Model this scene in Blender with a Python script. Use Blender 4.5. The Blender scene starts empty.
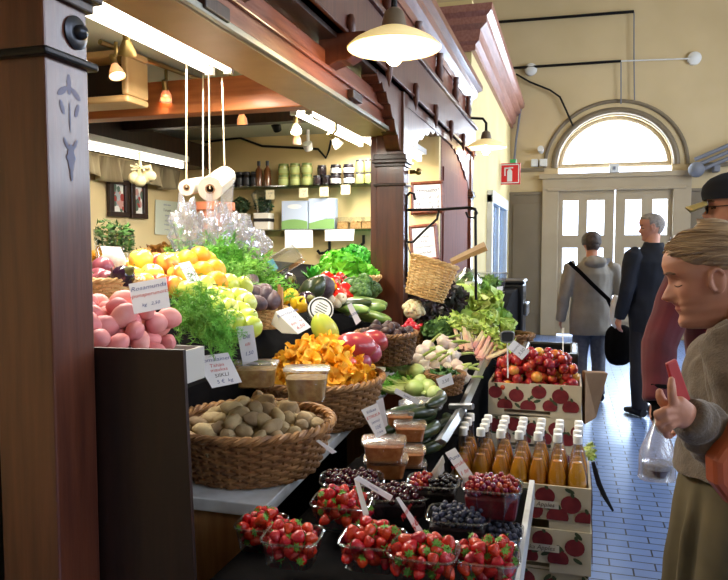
import bpy, bmesh, math, random
from mathutils import Vector, Matrix, noise, Euler
random.seed(7)
PI=math.pi
C=bpy.context.scene.collection
# ------------------------------------------------------------------ camera
F=690.0; YAW=math.radians(16.6); PIT=math.radians(3.65); CZ=1.5
FW=Vector((-math.sin(YAW)*math.cos(PIT),math.cos(YAW)*math.cos(PIT),-math.sin(PIT)))
RT=Vector((math.cos(YAW),math.sin(YAW),0)); UP=RT.cross(FW)
def P(x,y,D=None,X=None,Y=None,Z=None):
    "world point seen at photo pixel x,y at axial distance D, or on a plane X / Y / Z"
    d=FW+RT*((x-364)/F)+UP*((290-y)/F)
    t=D if D is not None else X/d.x if X is not None else Y/d.y if Y is not None else (Z-CZ)/d.z
    return Vector((0,0,CZ))+d*t
cam=bpy.data.cameras.new('camera'); cam.lens=F/728*36; cam.sensor_width=36; cam.clip_start=.05
co=bpy.data.objects.new('camera',cam); C.objects.link(co); co.location=(0,0,CZ)
co.rotation_euler=(PI/2-PIT,0,YAW); bpy.context.scene.camera=co
# ------------------------------------------------------------------ materials
def lin(c):
    return tuple(((v/255)/12.92 if v/255<=.04045 else ((v/255+.055)/1.055)**2.4) for v in c[:3])+(1,)
MATS={}
def mat(name,c1,c2=None,scale=6,rough=.5,bump=0,bscale=None,stretch=(1,1,1),metal=0,coat=0,trans=0,ior=1.45,sss=0,rnd=0,emis=0,ecol=None,spec=.5,sheen=0,lo=.35,hi=.65,detail=3,c3=None,alpha=1):
    m=bpy.data.materials.new(name); m.use_nodes=True; nt=m.node_tree; N=nt.nodes; L=nt.links
    b=N['Principled BSDF']; I=b.inputs
    I['Roughness'].default_value=rough; I['Metallic'].default_value=metal; I['Coat Weight'].default_value=coat
    I['Coat Roughness'].default_value=.15
    I['Transmission Weight'].default_value=trans; I['IOR'].default_value=ior; I['Subsurface Weight'].default_value=sss
    if sss: I['Subsurface Radius'].default_value=(.01,.006,.004)
    I['Specular IOR Level'].default_value=spec; I['Sheen Weight'].default_value=sheen; I['Alpha'].default_value=alpha
    I['Base Color'].default_value=lin(c1)
    tc=mp=None
    def coords():
        nonlocal tc,mp
        if mp: return mp.outputs[0]
        tc=N.new('ShaderNodeTexCoord'); mp=N.new('ShaderNodeMapping'); mp.inputs['Scale'].default_value=stretch
        oi=N.new('ShaderNodeObjectInfo'); mu=N.new('ShaderNodeVectorMath'); mu.operation='SCALE'; mu.inputs[0].default_value=(7,13,5)
        L.new(oi.outputs['Random'],mu.inputs['Scale']); ad=N.new('ShaderNodeVectorMath')
        L.new(tc.outputs['Object'],ad.inputs[0]); L.new(mu.outputs[0],ad.inputs[1]); L.new(ad.outputs[0],mp.inputs['Vector'])
        return mp.outputs[0]
    out=None
    if c2:
        n=N.new('ShaderNodeTexNoise'); n.inputs['Scale'].default_value=scale; n.inputs['Detail'].default_value=detail
        L.new(coords(),n.inputs['Vector'])
        r=N.new('ShaderNodeValToRGB'); e=r.color_ramp.elements; e[0].position=lo; e[1].position=hi
        e[0].color=lin(c1); e[1].color=lin(c2)
        if c3: k=e.new((lo+hi)/2); k.color=lin(c3)
        L.new(n.outputs['Fac'],r.inputs['Fac']); out=r.outputs['Color']; L.new(out,I['Base Color'])
    if rnd:
        oi=N.new('ShaderNodeObjectInfo'); hs=N.new('ShaderNodeHueSaturation')
        mr=N.new('ShaderNodeMapRange'); mr.inputs['To Min'].default_value=1-rnd; mr.inputs['To Max'].default_value=1+rnd
        L.new(oi.outputs['Random'],mr.inputs['Value']); L.new(mr.outputs[0],hs.inputs['Value'])
        mr2=N.new('ShaderNodeMapRange'); mr2.inputs['To Min'].default_value=.5-rnd*.06; mr2.inputs['To Max'].default_value=.5+rnd*.06
        L.new(oi.outputs['Random'],mr2.inputs['Value']); L.new(mr2.outputs[0],hs.inputs['Hue'])
        hs.inputs['Color'].default_value=lin(c1)
        if out: L.new(out,hs.inputs['Color'])
        L.new(hs.outputs[0],I['Base Color'])
    if bump:
        n=N.new('ShaderNodeTexNoise'); n.inputs['Scale'].default_value=bscale or scale*4; n.inputs['Detail'].default_value=3
        L.new(coords(),n.inputs['Vector']); bp=N.new('ShaderNodeBump'); bp.inputs['Strength'].default_value=bump; bp.inputs['Distance'].default_value=.01
        L.new(n.outputs['Fac'],bp.inputs['Height']); L.new(bp.outputs[0],I['Normal'])
    if emis:
        I['Emission Color'].default_value=lin(ecol or c1); I['Emission Strength'].default_value=emis
    MATS[name]=m; return m
def clear(name,tint=(245,248,250),gloss=.10,edge=.55,rough=.12):
    m=bpy.data.materials.new(name); m.use_nodes=True; nt=m.node_tree; N=nt.nodes; L=nt.links
    N.remove(N['Principled BSDF']); o=N['Material Output']
    t=N.new('ShaderNodeBsdfTransparent'); t.inputs[0].default_value=lin(tint)
    g=N.new('ShaderNodeBsdfGlossy'); g.inputs['Roughness'].default_value=rough
    lw=N.new('ShaderNodeLayerWeight'); lw.inputs[0].default_value=.35
    mr=N.new('ShaderNodeMapRange'); mr.inputs['To Min'].default_value=gloss; mr.inputs['To Max'].default_value=edge
    L.new(lw.outputs['Facing'],mr.inputs['Value']); mx=N.new('ShaderNodeMixShader')
    L.new(mr.outputs[0],mx.inputs[0]); L.new(t.outputs[0],mx.inputs[1]); L.new(g.outputs[0],mx.inputs[2]); L.new(mx.outputs[0],o.inputs['Surface'])
    MATS[name]=m; return m
def film(name,tint=(250,250,255),dif=.3,gloss=.18,edge=.6,rough=.25):
    m=clear(name,tint,gloss,edge,rough); nt=m.node_tree; N=nt.nodes; L=nt.links; o=N['Material Output']; mx=[n for n in N if n.type=='MIX_SHADER'][0]
    d=N.new('ShaderNodeBsdfDiffuse'); d.inputs[0].default_value=lin((236,236,244)); tr=N.new('ShaderNodeBsdfTranslucent'); tr.inputs[0].default_value=lin((236,236,244))
    ad=N.new('ShaderNodeMixShader'); ad.inputs[0].default_value=.5; L.new(d.outputs[0],ad.inputs[1]); L.new(tr.outputs[0],ad.inputs[2])
    m2=N.new('ShaderNodeMixShader'); m2.inputs[0].default_value=dif; L.new(mx.outputs[0],m2.inputs[1]); L.new(ad.outputs[0],m2.inputs[2]); L.new(m2.outputs[0],o.inputs['Surface']); return m
def wood(name,c1,c2,rough=.4,coat=.3,stretch=(14,14,1.2),scale=3,bump=.08):
    return mat(name,c1,c2,scale=scale,rough=rough,coat=coat,stretch=stretch,bump=bump,bscale=9,detail=5,lo=.3,hi=.7)
# ------------------------------------------------------------------ geometry
class MB:
    def __init__(s): s.v=[]; s.f=[]; s.m=[]
    def add(s,vs,fs,m=0):
        o=len(s.v); s.v+= [tuple(v) for v in vs]; s.f+=[tuple(i+o for i in f) for f in fs]; s.m+=[m]*len(fs)
    def box(s,c,d,R=None,m=0,taper=1):
        c=Vector(c); vs=[]
        for z in (-.5,.5):
            k=1 if z<0 else taper
            for x,y in ((-.5,-.5),(.5,-.5),(.5,.5),(-.5,.5)):
                v=Vector((x*d[0]*k,y*d[1]*k,z*d[2])); vs.append((R@v if R else v)+c)
        s.add(vs,[(3,2,1,0),(4,5,6,7),(0,1,5,4),(1,2,6,5),(2,3,7,6),(3,0,4,7)],m)
    def bx(s,x0,x1,y0,y1,z0,z1,m=0): s.box(((x0+x1)/2,(y0+y1)/2,(z0+z1)/2),(abs(x1-x0),abs(y1-y0),abs(z1-z0)),None,m)
    def tube(s,pts,r,n=8,m=0,closed=False,cap=True,ry=None,side=None):
        pts=[Vector(p) for p in pts]; k=len(pts)
        rs=r if isinstance(r,(list,tuple)) else [r]*k
        rys=ry if isinstance(ry,(list,tuple)) else [ry]*k if ry else rs
        u=None; vs=[]
        for i,p in enumerate(pts):
            t=(pts[(i+1)%k]-pts[i-1]) if closed else (pts[min(i+1,k-1)]-pts[max(i-1,0)])
            if t.length<1e-9: t=Vector((0,0,1))
            t.normalize()
            if side is not None: a=Vector(side)
            elif u is None: a=Vector((0,0,1)) if abs(t.z)<.9 else Vector((1,0,0))
            else: a=u
            u=(a-t*a.dot(t))
            if u.length<1e-6: u=t.orthogonal()
            u.normalize(); w=t.cross(u)
            for j in range(n):
                an=2*PI*j/n; vs.append(p+u*(math.cos(an)*rs[i])+w*(math.sin(an)*rys[i]))
        fs=[]
        for i in range(k if closed else k-1):
            a=i*n; b=((i+1)%k)*n
            for j in range(n): fs.append((a+j,a+(j+1)%n,b+(j+1)%n,b+j))
        if not closed and cap: fs.append(tuple(range(n-1,-1,-1))); fs.append(tuple((k-1)*n+j for j in range(n)))
        s.add(vs,fs,m)
    def lathe(s,prof,n=20,M=None,m=0,fn=None):
        vs=[];k=len(prof)
        for i,(r,z) in enumerate(prof):
            for j in range(n):
                a=2*PI*j/n; v=Vector((r*math.cos(a),r*math.sin(a),z))
                if fn: v=fn(v,a,i/(k-1))
                vs.append(M@v if M else v)
        fs=[(i*n+j,i*n+(j+1)%n,(i+1)*n+(j+1)%n,(i+1)*n+j) for i in range(k-1) for j in range(n)]
        if prof[0][0]>1e-4 and False: pass
        s.add(vs,fs,m)
    def ball(s,c,r,n=12,k=8,m=0,R=None,fn=None):
        r=r if isinstance(r,(tuple,list)) else (r,r,r); c=Vector(c); vs=[Vector((0,0,-1))]
        for i in range(1,k):
            a=-PI/2+PI*i/k
            for j in range(n): b=2*PI*j/n; vs.append(Vector((math.cos(a)*math.cos(b),math.cos(a)*math.sin(b),math.sin(a))))
        vs.append(Vector((0,0,1))); out=[]
        for v in vs:
            if fn: v=fn(v)
            v=Vector((v.x*r[0],v.y*r[1],v.z*r[2])); out.append((R@v if R else v)+c)
        fs=[(0,1+(j+1)%n,1+j) for j in range(n)]
        for i in range(k-2):
            for j in range(n): a=1+i*n; b=a+n; fs.append((a+j,a+(j+1)%n,b+(j+1)%n,b+j))
        t=len(vs)-1; a=1+(k-2)*n; fs+=[(a+j,a+(j+1)%n,t) for j in range(n)]
        s.add(out,fs,m)
    def grid(s,fn,nu,nv,m=0):
        vs=[fn(i/nu,j/nv) for j in range(nv+1) for i in range(nu+1)]
        s.add(vs,[(j*(nu+1)+i,j*(nu+1)+i+1,(j+1)*(nu+1)+i+1,(j+1)*(nu+1)+i) for j in range(nv) for i in range(nu)],m)
    def prism(s,poly,axis,a,b,m=0):
        "closed 2-D polygon extruded along axis 'x','y' or 'z' from a to b"
        def mk(p,t): return {'x':(t,p[0],p[1]),'y':(p[0],t,p[1]),'z':(p[0],p[1],t)}[axis]
        n=len(poly); vs=[mk(p,a) for p in poly]+[mk(p,b) for p in poly]
        s.add(vs,[tuple(range(n)),tuple(range(2*n-1,n-1,-1))]+[(i,i+n,(i+1)%n+n,(i+1)%n) for i in range(n)],m)
    def build(s,name,mats,parent=None,smooth=True,ang=40,bevel=0,loc=None,solid=0):
        me=bpy.data.meshes.new(name); off=Vector(loc) if loc is not None else Vector((0,0,0))
        base=origin(parent)+off if parent else off
        me.from_pydata([tuple(Vector(v)-base) for v in s.v],[],s.f)
        if not isinstance(mats,(list,tuple)): mats=[mats]
        for x in mats: me.materials.append(MATS[x] if isinstance(x,str) else x)
        if len(mats)>1: me.polygons.foreach_set('material_index',s.m)
        bm=bmesh.new(); bm.from_mesh(me); bmesh.ops.recalc_face_normals(bm,faces=bm.faces); bm.to_mesh(me); bm.free()
        if smooth:
            me.polygons.foreach_set('use_smooth',[True]*len(me.polygons)); me.set_sharp_from_angle(angle=math.radians(ang))
        me.update()
        o=bpy.data.objects.new(name,me); C.objects.link(o); o.location=off
        if parent: o.parent=parent
        if bevel:
            b=o.modifiers.new('bevel','BEVEL'); b.width=bevel; b.segments=2; b.limit_method='ANGLE'; b.angle_limit=math.radians(40)
        if solid:
            b=o.modifiers.new('solidify','SOLIDIFY'); b.thickness=solid; b.offset=0
        return o
def origin(o):
    v=Vector((0,0,0))
    while o is not None: v+=o.location; o=o.parent
    return v
def tag(o,label,cat,group=None,kind=None):
    if label: o['label']=label
    if cat: o['category']=cat
    if group: o['group']=group
    if kind: o['kind']=kind
    return o
def thing(name,label,cat,loc=(0,0,0),group=None):
    o=bpy.data.objects.new(name,None); o.empty_display_size=.05; C.objects.link(o); o.location=loc
    return tag(o,label,cat,group)
def struct(mb,name,m,**k):
    o=mb.build(name,m,**k); o['kind']='structure'; return o
USED=set()
def copy_tree(o,parent=None):
    c=o.copy(); C.objects.link(c)
    if parent: c.parent=parent
    for ch in list(o.children): copy_tree(ch,c)
    return c
def place(proto,loc,rot=(0,0,0),sc=1,label=None,cat=None,group=None):
    if proto.name in USED: o=copy_tree(proto)
    else: o=proto; USED.add(proto.name)
    o.location=loc; o.rotation_mode='XYZ'; o.rotation_euler=rot; o.scale=(sc,sc,sc) if not isinstance(sc,(tuple,list)) else sc
    if label: o['label']=label
    if cat: o['category']=cat
    if group: o['group']=group
    return o
def R3(a=None): return (random.uniform(0,2*PI),random.uniform(0,2*PI),random.uniform(0,2*PI)) if a is None else (random.gauss(0,a),random.gauss(0,a),random.uniform(0,2*PI))
U=random.uniform
def pile(cx,cy,rx,ry,base,r,n,peak,seed=1,k=14,sq=2.0,rot=0,pack=1.72,existing=None):
    "drop balls one by one onto a domed heap; centres returned"
    rg=random.Random(seed); out=[] if existing is None else list(existing); res=[]
    ca,sa=math.cos(rot),math.sin(rot)
    for _ in range(n):
        best=None
        for _ in range(k):
            u,v=rg.uniform(-1,1),rg.uniform(-1,1); d=(abs(u)**sq+abs(v)**sq)
            if d>1: continue
            x=cx+ca*u*rx-sa*v*ry; y=cy+sa*u*rx+ca*v*ry; b=base(x,y); z=b+r*.8
            for (X,Y,Z) in out:
                q=(X-x)**2+(Y-y)**2
                if q<(pack*r)**2: z=max(z,Z+math.sqrt((pack*r)**2-q))
            c=z-(b+peak*(1-d))
            if best is None or c<best[0]: best=(c,x,y,z)
        if best is None or best[0]>r*1.6: continue
        out.append(best[1:]); res.append(Vector(best[1:]))
    return res
def text(body,size,m,parent,fn,name='lettering',shear=.25,align='CENTER',extr=0):
    "flat lettering; fn maps a 2-D text point to a world point"
    cu=bpy.data.curves.new('t','FONT'); cu.body=body; cu.size=size; cu.shear=shear; cu.align_x=align; cu.align_y='CENTER'; cu.resolution_u=2
    o=bpy.data.objects.new('t',cu); C.objects.link(o)
    dg=bpy.context.evaluated_depsgraph_get(); dg.update(); me=bpy.data.meshes.new_from_object(o.evaluated_get(dg))
    vs=[fn(v.co.x,v.co.y) for v in me.vertices]; fs=[tuple(p.vertices) for p in me.polygons]
    bpy.data.objects.remove(o); bpy.data.curves.remove(cu); bpy.data.meshes.remove(me)
    if not vs: return None
    mb=MB(); mb.add(vs,fs); return mb.build(name,m,parent,smooth=False)
def quadmap(q):
    tl,tr,br,bl=[Vector(p) for p in q]
    def f(u,v,h=0):
        p=(tl*(1-u)+tr*u)*(1-v)+(bl*(1-u)+br*u)*v
        n=(tr-tl).cross(bl-tl).normalized()
        return p-n*h
    return f
def card(q,lines,label,name='price_card',cat='price card',group=None,body='card',thick=.0016,parent=None,extra=None):
    "flat card from four world corners tl,tr,br,bl with handwriting; lines: (text, v, height, ink)"
    f=quadmap(q); tl,tr,br,bl=[Vector(p) for p in q]
    n=(tr-tl).cross(bl-tl).normalized(); toC=Vector((0,0,CZ))-tl; s=-1 if n.dot(toC)<0 else 1   # side that faces the aisle
    b=bl.lerp(br,.5); r=parent or thing(name,label,cat,b,group)
    mb=MB(); a=[p for p in (tl,tr,br,bl)]; mb.add(a+[p-n*s*thick for p in a],[(0,1,2,3),(7,6,5,4),(0,4,5,1),(1,5,6,2),(2,6,7,3),(3,7,4,0)])
    mb.build('card',body,r,smooth=False)
    w=((tr-tl).length+(br-bl).length)/2; h=((bl-tl).length+(br-tr).length)/2
    for (t,v,sz,ink) in lines:
        text(t,sz*h,ink,r,lambda x,y:f(.5+x/w,v-y/h)+n*s*.0008)
    return r
def cardpx(px,D,lines,label,dtop=0,**k):
    "card whose corners stand at photo pixels; the top edge leans dtop farther"
    q=[P(*px[0],D=D+dtop),P(*px[1],D=D+dtop),P(*px[2],D=D),P(*px[3],D=D)]
    return card(q,lines,label,**k)
def wicker(name,label,cat,c,rt,rb,h,nst=30,rows=10,rot=0,m='wicker',rimm='wicker_rim',rw=.006,group=None,sec=5,lean=Matrix.Identity(3),rim=True,pts=3,base=True):
    "woven basket; c is the centre of its base, rt/rb the top and bottom half-axes"
    c=Vector(c); r=thing(name,label,cat,c,group); ca,sa=math.cos(rot),math.sin(rot)
    def pt(a,t,off=0,dz=0):
        x=(rb[0]+(rt[0]-rb[0])*t**.8+off)*math.cos(a); y=(rb[1]+(rt[1]-rb[1])*t**.8+off)*math.sin(a)
        return c+lean@Vector((ca*x-sa*y,sa*x+ca*y,h*t+dz))
    mb=MB(); N=nst*pts
    for j in range(rows):
        t=(j+.5)/rows
        mb.tube([pt(2*PI*i/N,t,rw*.9*math.cos(PI*i/pts+PI*j),random.gauss(0,.0006)) for i in range(N)],rw*.95,sec,closed=True,ry=rw*.8)
    for i in range(nst): mb.tube([pt(2*PI*i/nst,t/4) for t in range(5)],rw*.8,5)
    mb.build('weave',m,r)
    if rim:
        rb_=MB()
        for k in range(3):
            rb_.tube([pt(2*PI*i/N,1,rw*1.3*math.cos(2*PI*i/N*nst/2.5+k*2.09),rw*(.6+1.2*math.sin(2*PI*i/N*nst/2.5+k*2.09))) for i in range(N)],rw*1.05,sec,closed=True)
        rb_.build('rim',rimm,r)
    if base:
        b=MB(); ring=[pt(2*PI*i/32,0.02) for i in range(32)]; b.add(ring+[p+Vector((0,0,-.004)) for p in ring],[tuple(range(32)),tuple(range(63,31,-1))]+[(i,(i+1)%32,(i+1)%32+32,i+32) for i in range(32)])
        b.build('base',m,r)
    return r
def remesh(mb,vox,name,mats,parent=None,smooth=2,fn=None,colfn=None,loc=None):
    "join everything in mb into one continuous skin"
    me=bpy.data.meshes.new('tmp'); me.from_pydata(mb.v,[],mb.f)
    bm=bmesh.new(); bm.from_mesh(me); bmesh.ops.recalc_face_normals(bm,faces=bm.faces); bm.to_mesh(me); bm.free()
    o=bpy.data.objects.new('tmp',me); C.objects.link(o)
    d=o.modifiers.new('r','REMESH'); d.mode='VOXEL'; d.voxel_size=vox
    if smooth: s=o.modifiers.new('s','SMOOTH'); s.iterations=smooth; s.factor=.5
    dg=bpy.context.evaluated_depsgraph_get(); dg.update(); m2=bpy.data.meshes.new_from_object(o.evaluated_get(dg))
    bpy.data.objects.remove(o); bpy.data.meshes.remove(me)
    base=(origin(parent) if parent else Vector((0,0,0)))+(Vector(loc) if loc is not None else Vector((0,0,0)))
    if fn:
        ns=[v.normal.copy() for v in m2.vertices]
        for v,n in zip(m2.vertices,ns): v.co=fn(v.co.copy(),n)
    if not isinstance(mats,(list,tuple)): mats=[mats]
    m2.materials.clear()
    for x in mats: m2.materials.append(MATS[x] if isinstance(x,str) else x)
    if colfn:
        m2.polygons.foreach_set('material_index',[colfn(p.center) for p in m2.polygons])
    for v in m2.vertices: v.co-=base
    m2.polygons.foreach_set('use_smooth',[True]*len(m2.polygons)); m2.update()
    m2.name=name; ob=bpy.data.objects.new(name,m2); C.objects.link(ob)
    if loc is not None: ob.location=loc
    if parent: ob.parent=parent
    return ob
# ------------------------------------------------------------------ materials list
wood('varnish',(70,32,20),(96,50,32),rough=.42,coat=.2)
wood('post_wood',(66,30,19),(98,52,33),rough=.40,coat=.5)
wood('red_wood',(104,52,34),(140,78,52),rough=.38,coat=.4,stretch=(14,1.2,14))
wood('dark_wood',(38,22,16),(58,34,24),rough=.45,coat=.2)
wood('board_wood',(24,11,8),(38,17,11),rough=.5,coat=.1)
wood('beam_wood',(150,84,44),(186,112,62),rough=.5,coat=.1,stretch=(1.2,14,14))
wood('pale_wood',(168,120,74),(196,148,98),rough=.6,coat=0)
wood('pink_wood',(150,96,84),(176,122,108),rough=.4,coat=.3,stretch=(14,1,14))
wood('matt_wood',(96,44,30),(120,62,42),rough=.7,coat=0)
mat('tan_rail',(176,142,96),(190,158,112),rough=.4)
mat('grey_rail',(150,150,138),rough=.35,metal=.3)
mat('white_paint',(226,226,222),(214,212,206),scale=4,rough=.45)
mat('worn_white',(206,208,210),(170,168,164),scale=9,rough=.5,lo=.5,hi=.75)
mat('stall_wall',(222,196,142),(228,204,152),scale=2,rough=.8)
mat('hall_wall',(206,184,142),(198,176,134),scale=1.2,rough=.85,bump=.03)
mat('side_wall',(216,196,138),(222,204,148),scale=1.5,rough=.85)
mat('dado',(126,112,90),(118,104,82),scale=2,rough=.6)
mat('ceiling_grey',(204,206,190),rough=.8)
mat('ceiling_hall',(190,178,150),rough=.9)
mat('door_paint',(180,162,132),(174,156,126),scale=3,rough=.5)
mat('dark_metal',(38,37,38),rough=.35,metal=.8)
mat('boss_metal',(70,72,78),(50,50,54),scale=20,rough=.3,metal=.7)
mat('iron',(28,27,28),rough=.4,metal=.6)
mat('brass',(150,128,80),rough=.3,metal=.9)
mat('steel',(170,174,180),rough=.36,metal=1)
mat('enamel',(236,226,196),rough=.25,coat=.5)
mat('lampcap',(112,96,76),rough=.5)
mat('tube_light',(255,252,240),emis=7,ecol=(255,246,228))
mat('bulb',(255,236,190),emis=40,ecol=(255,214,150))
mat('bulb_red',(255,190,140),emis=22,ecol=(255,170,110))
mat('bulb_halo',(255,240,215),emis=30,ecol=(255,226,180))
mat('stencil',(88,88,112),(104,96,120),rough=.45)
mat('wicker',(150,108,66),(96,62,36),scale=40,rough=.6,lo=.3,hi=.7,rnd=0)
mat('wicker_rim',(168,124,78),(120,82,48),scale=30,rough=.55)
mat('wicker_dark',(120,84,52),(74,48,30),scale=40,rough=.6)
mat('wicker_pale',(226,190,130),(198,156,98),scale=40,rough=.6)
mat('card',(240,240,246),rough=.7)
mat('card_side',(214,206,190),rough=.7)
mat('ink_blue',(52,70,140),rough=.7); mat('ink_red',(196,46,50),rough=.7); mat('ink_black',(40,40,48),rough=.7)
mat('ink_grey',(120,122,130),rough=.7)
mat('black_plastic',(18,18,20),rough=.35)
mat('black_cloth',(13,12,13),(19,17,18),scale=20,rough=1,spec=.1)
mat('slate',(34,36,38),rough=.6)
clear('clear_plastic'); clear('cling',gloss=.2,edge=.75,rough=.18); clear('glass',gloss=.06,edge=.6,rough=.03)
clear('shelf_glass',tint=(190,220,205),gloss=.12,edge=.7,rough=.05)
film('bag_film',dif=.22); film('crinkle',dif=.2,gloss=.22,rough=.2)
# ================================================================== hall
def floor_mat():
    m=bpy.data.materials.new('floor_tiles'); m.use_nodes=True; nt=m.node_tree; N=nt.nodes; L=nt.links; b=N['Principled BSDF']
    tc=N.new('ShaderNodeTexCoord'); br=N.new('ShaderNodeTexBrick'); L.new(tc.outputs['Object'],br.inputs['Vector'])
    br.inputs['Color1'].default_value=lin((112,140,194)); br.inputs['Color2'].default_value=lin((126,152,204)); br.inputs['Mortar'].default_value=lin((28,32,48))
    br.inputs['Scale'].default_value=1; br.inputs['Brick Width'].default_value=.205; br.inputs['Row Height'].default_value=.078; br.inputs['Mortar Size'].default_value=.0042
    br.inputs['Mortar Smooth'].default_value=.1; br.offset=.5
    L.new(br.outputs['Color'],b.inputs['Base Color'])
    n=N.new('ShaderNodeTexNoise'); n.inputs['Scale'].default_value=14; L.new(tc.outputs['Object'],n.inputs['Vector'])
    mr=N.new('ShaderNodeMapRange'); mr.inputs['To Min'].default_value=.22; mr.inputs['To Max'].default_value=.42; L.new(n.outputs['Fac'],mr.inputs['Value']); L.new(mr.outputs[0],b.inputs['Roughness'])
    bp=N.new('ShaderNodeBump'); bp.inputs['Strength'].default_value=.5; bp.inputs['Distance'].default_value=.003; bp.invert=True
    L.new(br.outputs['Fac'],bp.inputs['Height']); L.new(bp.outputs[0],b.inputs['Normal']); MATS['floor_tiles']=m
floor_mat()
YF=12.0
g=MB(); g.bx(-4.2,5.2,-4,YF+.4,-.1,0); struct(g,'floor','floor_tiles',smooth=False)
# far wall with the doorway and the fan window cut out
dx0,dx1=P(549,180,Y=YF).x,P(684,180,Y=YF).x; dzt=P(615,176,Y=YF).z
ac=P(614,166,Y=YF); ar=(P(671,166,Y=YF).x-P(557,166,Y=YF).x)/2
HT=6.2
def arcpts(r,n=24): return [(ac.x+r*math.cos(PI*i/n),ac.z+r*.93*math.sin(PI*i/n)) for i in range(n+1)]
w=MB()
w.bx(-4.2,dx0,YF,YF+.35,0,HT); w.bx(dx1,5.2,YF,YF+.35,0,HT)
A=arcpts(ar); 
w.bx(dx0,A[-1][0],YF,YF+.35,dzt,ac.z); w.bx(A[0][0],dx1,YF,YF+.35,dzt,ac.z)
top=ac.z+ar
ap=[(dx1,ac.z)]+A+[(dx0,ac.z),(dx0,HT),(dx1,HT)]
for i in range(len(A)-1):
    a,b=A[i],A[i+1]
    w.prism([a,b,(b[0],HT),(a[0],HT)],'y',YF,YF+.35)
w.bx(dx0,A[-1][0],YF,YF+.35,ac.z,HT); w.bx(A[0][0],dx1,YF,YF+.35,ac.z,HT)
struct(w,'wall_far','hall_wall',smooth=False)
# dado panel on the far wall
d=MB(); zd=P(530,195,Y=YF).z
for x0,x1 in ((-1.0,dx0-.02),(dx1+.02,5.1)):
    d.bx(x0,x1,YF-.03,YF,0,zd); d.bx(x0,x1,YF-.05,YF,zd,zd+.05)
    n=max(1,int((x1-x0)/.75)); s=(x1-x0)/n
    for i in range(n): d.bx(x0+i*s+.06,x0+(i+1)*s-.06,YF-.045,YF,.35,zd-.15)
struct(d,'trim_1','dado',smooth=False,bevel=.006)
# string course at the springing of the arch and the arch moulding
t=MB(); zs=P(700,165,Y=YF).z
t.bx(-1.0,dx0-.08,YF-.05,YF,zs-.03,zs+.03); t.bx(dx1+.08,5.1,YF-.05,YF,zs-.03,zs+.03)
for rr,th in ((ar+.06,.055),(ar+.22,.03)):
    pts=[(ac.x+rr*math.cos(PI*i/28),YF-.01,ac.z+rr*.95*math.sin(PI*i/28)) for i in range(29)]
    t.tube(pts,th,8)
struct(t,'trim_2','dado')
# fan window
r=MB(); pts=[(ac.x+(ar-.03)*math.cos(PI*i/28),YF+.12,ac.z+(ar-.03)*.93*math.sin(PI*i/28)) for i in range(29)]
r.tube(pts,.045,8); r.tube([(ac.x-ar,YF+.12,ac.z+.03),(ac.x+ar,YF+.12,ac.z+.03)],.045,8)
wn=struct(r,'window_1','door_paint')
p=MB(); p.add([(ac.x,YF+.16,ac.z)]+[(x,YF+.16,z) for x,z in A],[(0,i+1,i+2) for i in range(len(A)-1)]); p.build('pane','glass',wn,smooth=False)
# double door
dr=MB(); fw=.16
dr.bx(dx0-.1,dx0+fw,YF-.09,YF+.1,0,dzt); dr.bx(dx1-fw,dx1+.1,YF-.09,YF+.1,0,dzt); dr.bx(dx0-.1,dx1+.1,YF-.1,YF+.1,dzt-.2,dzt)
dr.bx(dx0-.16,dx1+.16,YF-.14,YF+.1,dzt-.03,dzt+.05); dr.bx(dx0-.02,dx1+.02,YF-.11,YF,dzt-.23,dzt-.19)
door=struct(dr,'door_1','door_paint',smooth=False,bevel=.008)
def pz(y): return P(615,y,Y=YF).z
def leaf(x0,x1,panes):
    m=MB(); zt=dzt-.2; rows=[(pz(235),pz(200)),(pz(283),pz(248))]
    cols=panes; zc=sorted(set([0.03,zt]+[v for q in rows for v in q])); xc=sorted([x0,x1]+[v for q in cols for v in q])
    for i in range(len(xc)-1):
        for j in range(len(zc)-1):
            xm,zm=(xc[i]+xc[i+1])/2,(zc[j]+zc[j+1])/2
            if any(a<xm<b for a,b in cols) and any(a<zm<b for a,b in rows): continue
            m.bx(xc[i],xc[i+1],YF-.02,YF+.05,zc[j],zc[j+1])
    for a,b in cols:
        m.bx(a-.05,b+.05,YF-.045,YF-.02,.25,rows[1][0]-.18)
    lf=m.build('leaf','door_paint',door,smooth=False)
    g=MB()
    for a,b in cols:
        for c,e in rows: g.add([(a,YF+.02,c),(b,YF+.02,c),(b,YF+.02,e),(a,YF+.02,e)],[(0,1,2,3)])
    g.build('pane','glass',lf,smooth=False)
    return lf
def px_(x): return P(x,220,Y=YF).x
xm=px_(614.5)
l1=leaf(dx0+fw,xm-.01,[(px_(563),px_(578)),(px_(587),px_(604))])
l2=leaf(xm+.01,dx1-fw,[(px_(625),px_(641)),(px_(652),px_(667))])
h=MB(); h.bx(xm-.12,xm-.05,YF-.06,YF-.02,1.02,1.3); h.tube([(xm-.08,YF-.06,1.2),(xm-.08,YF-.12,1.2),(xm-.2,YF-.12,1.2)],.014,8); h.build('handle','steel',l1)
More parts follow.
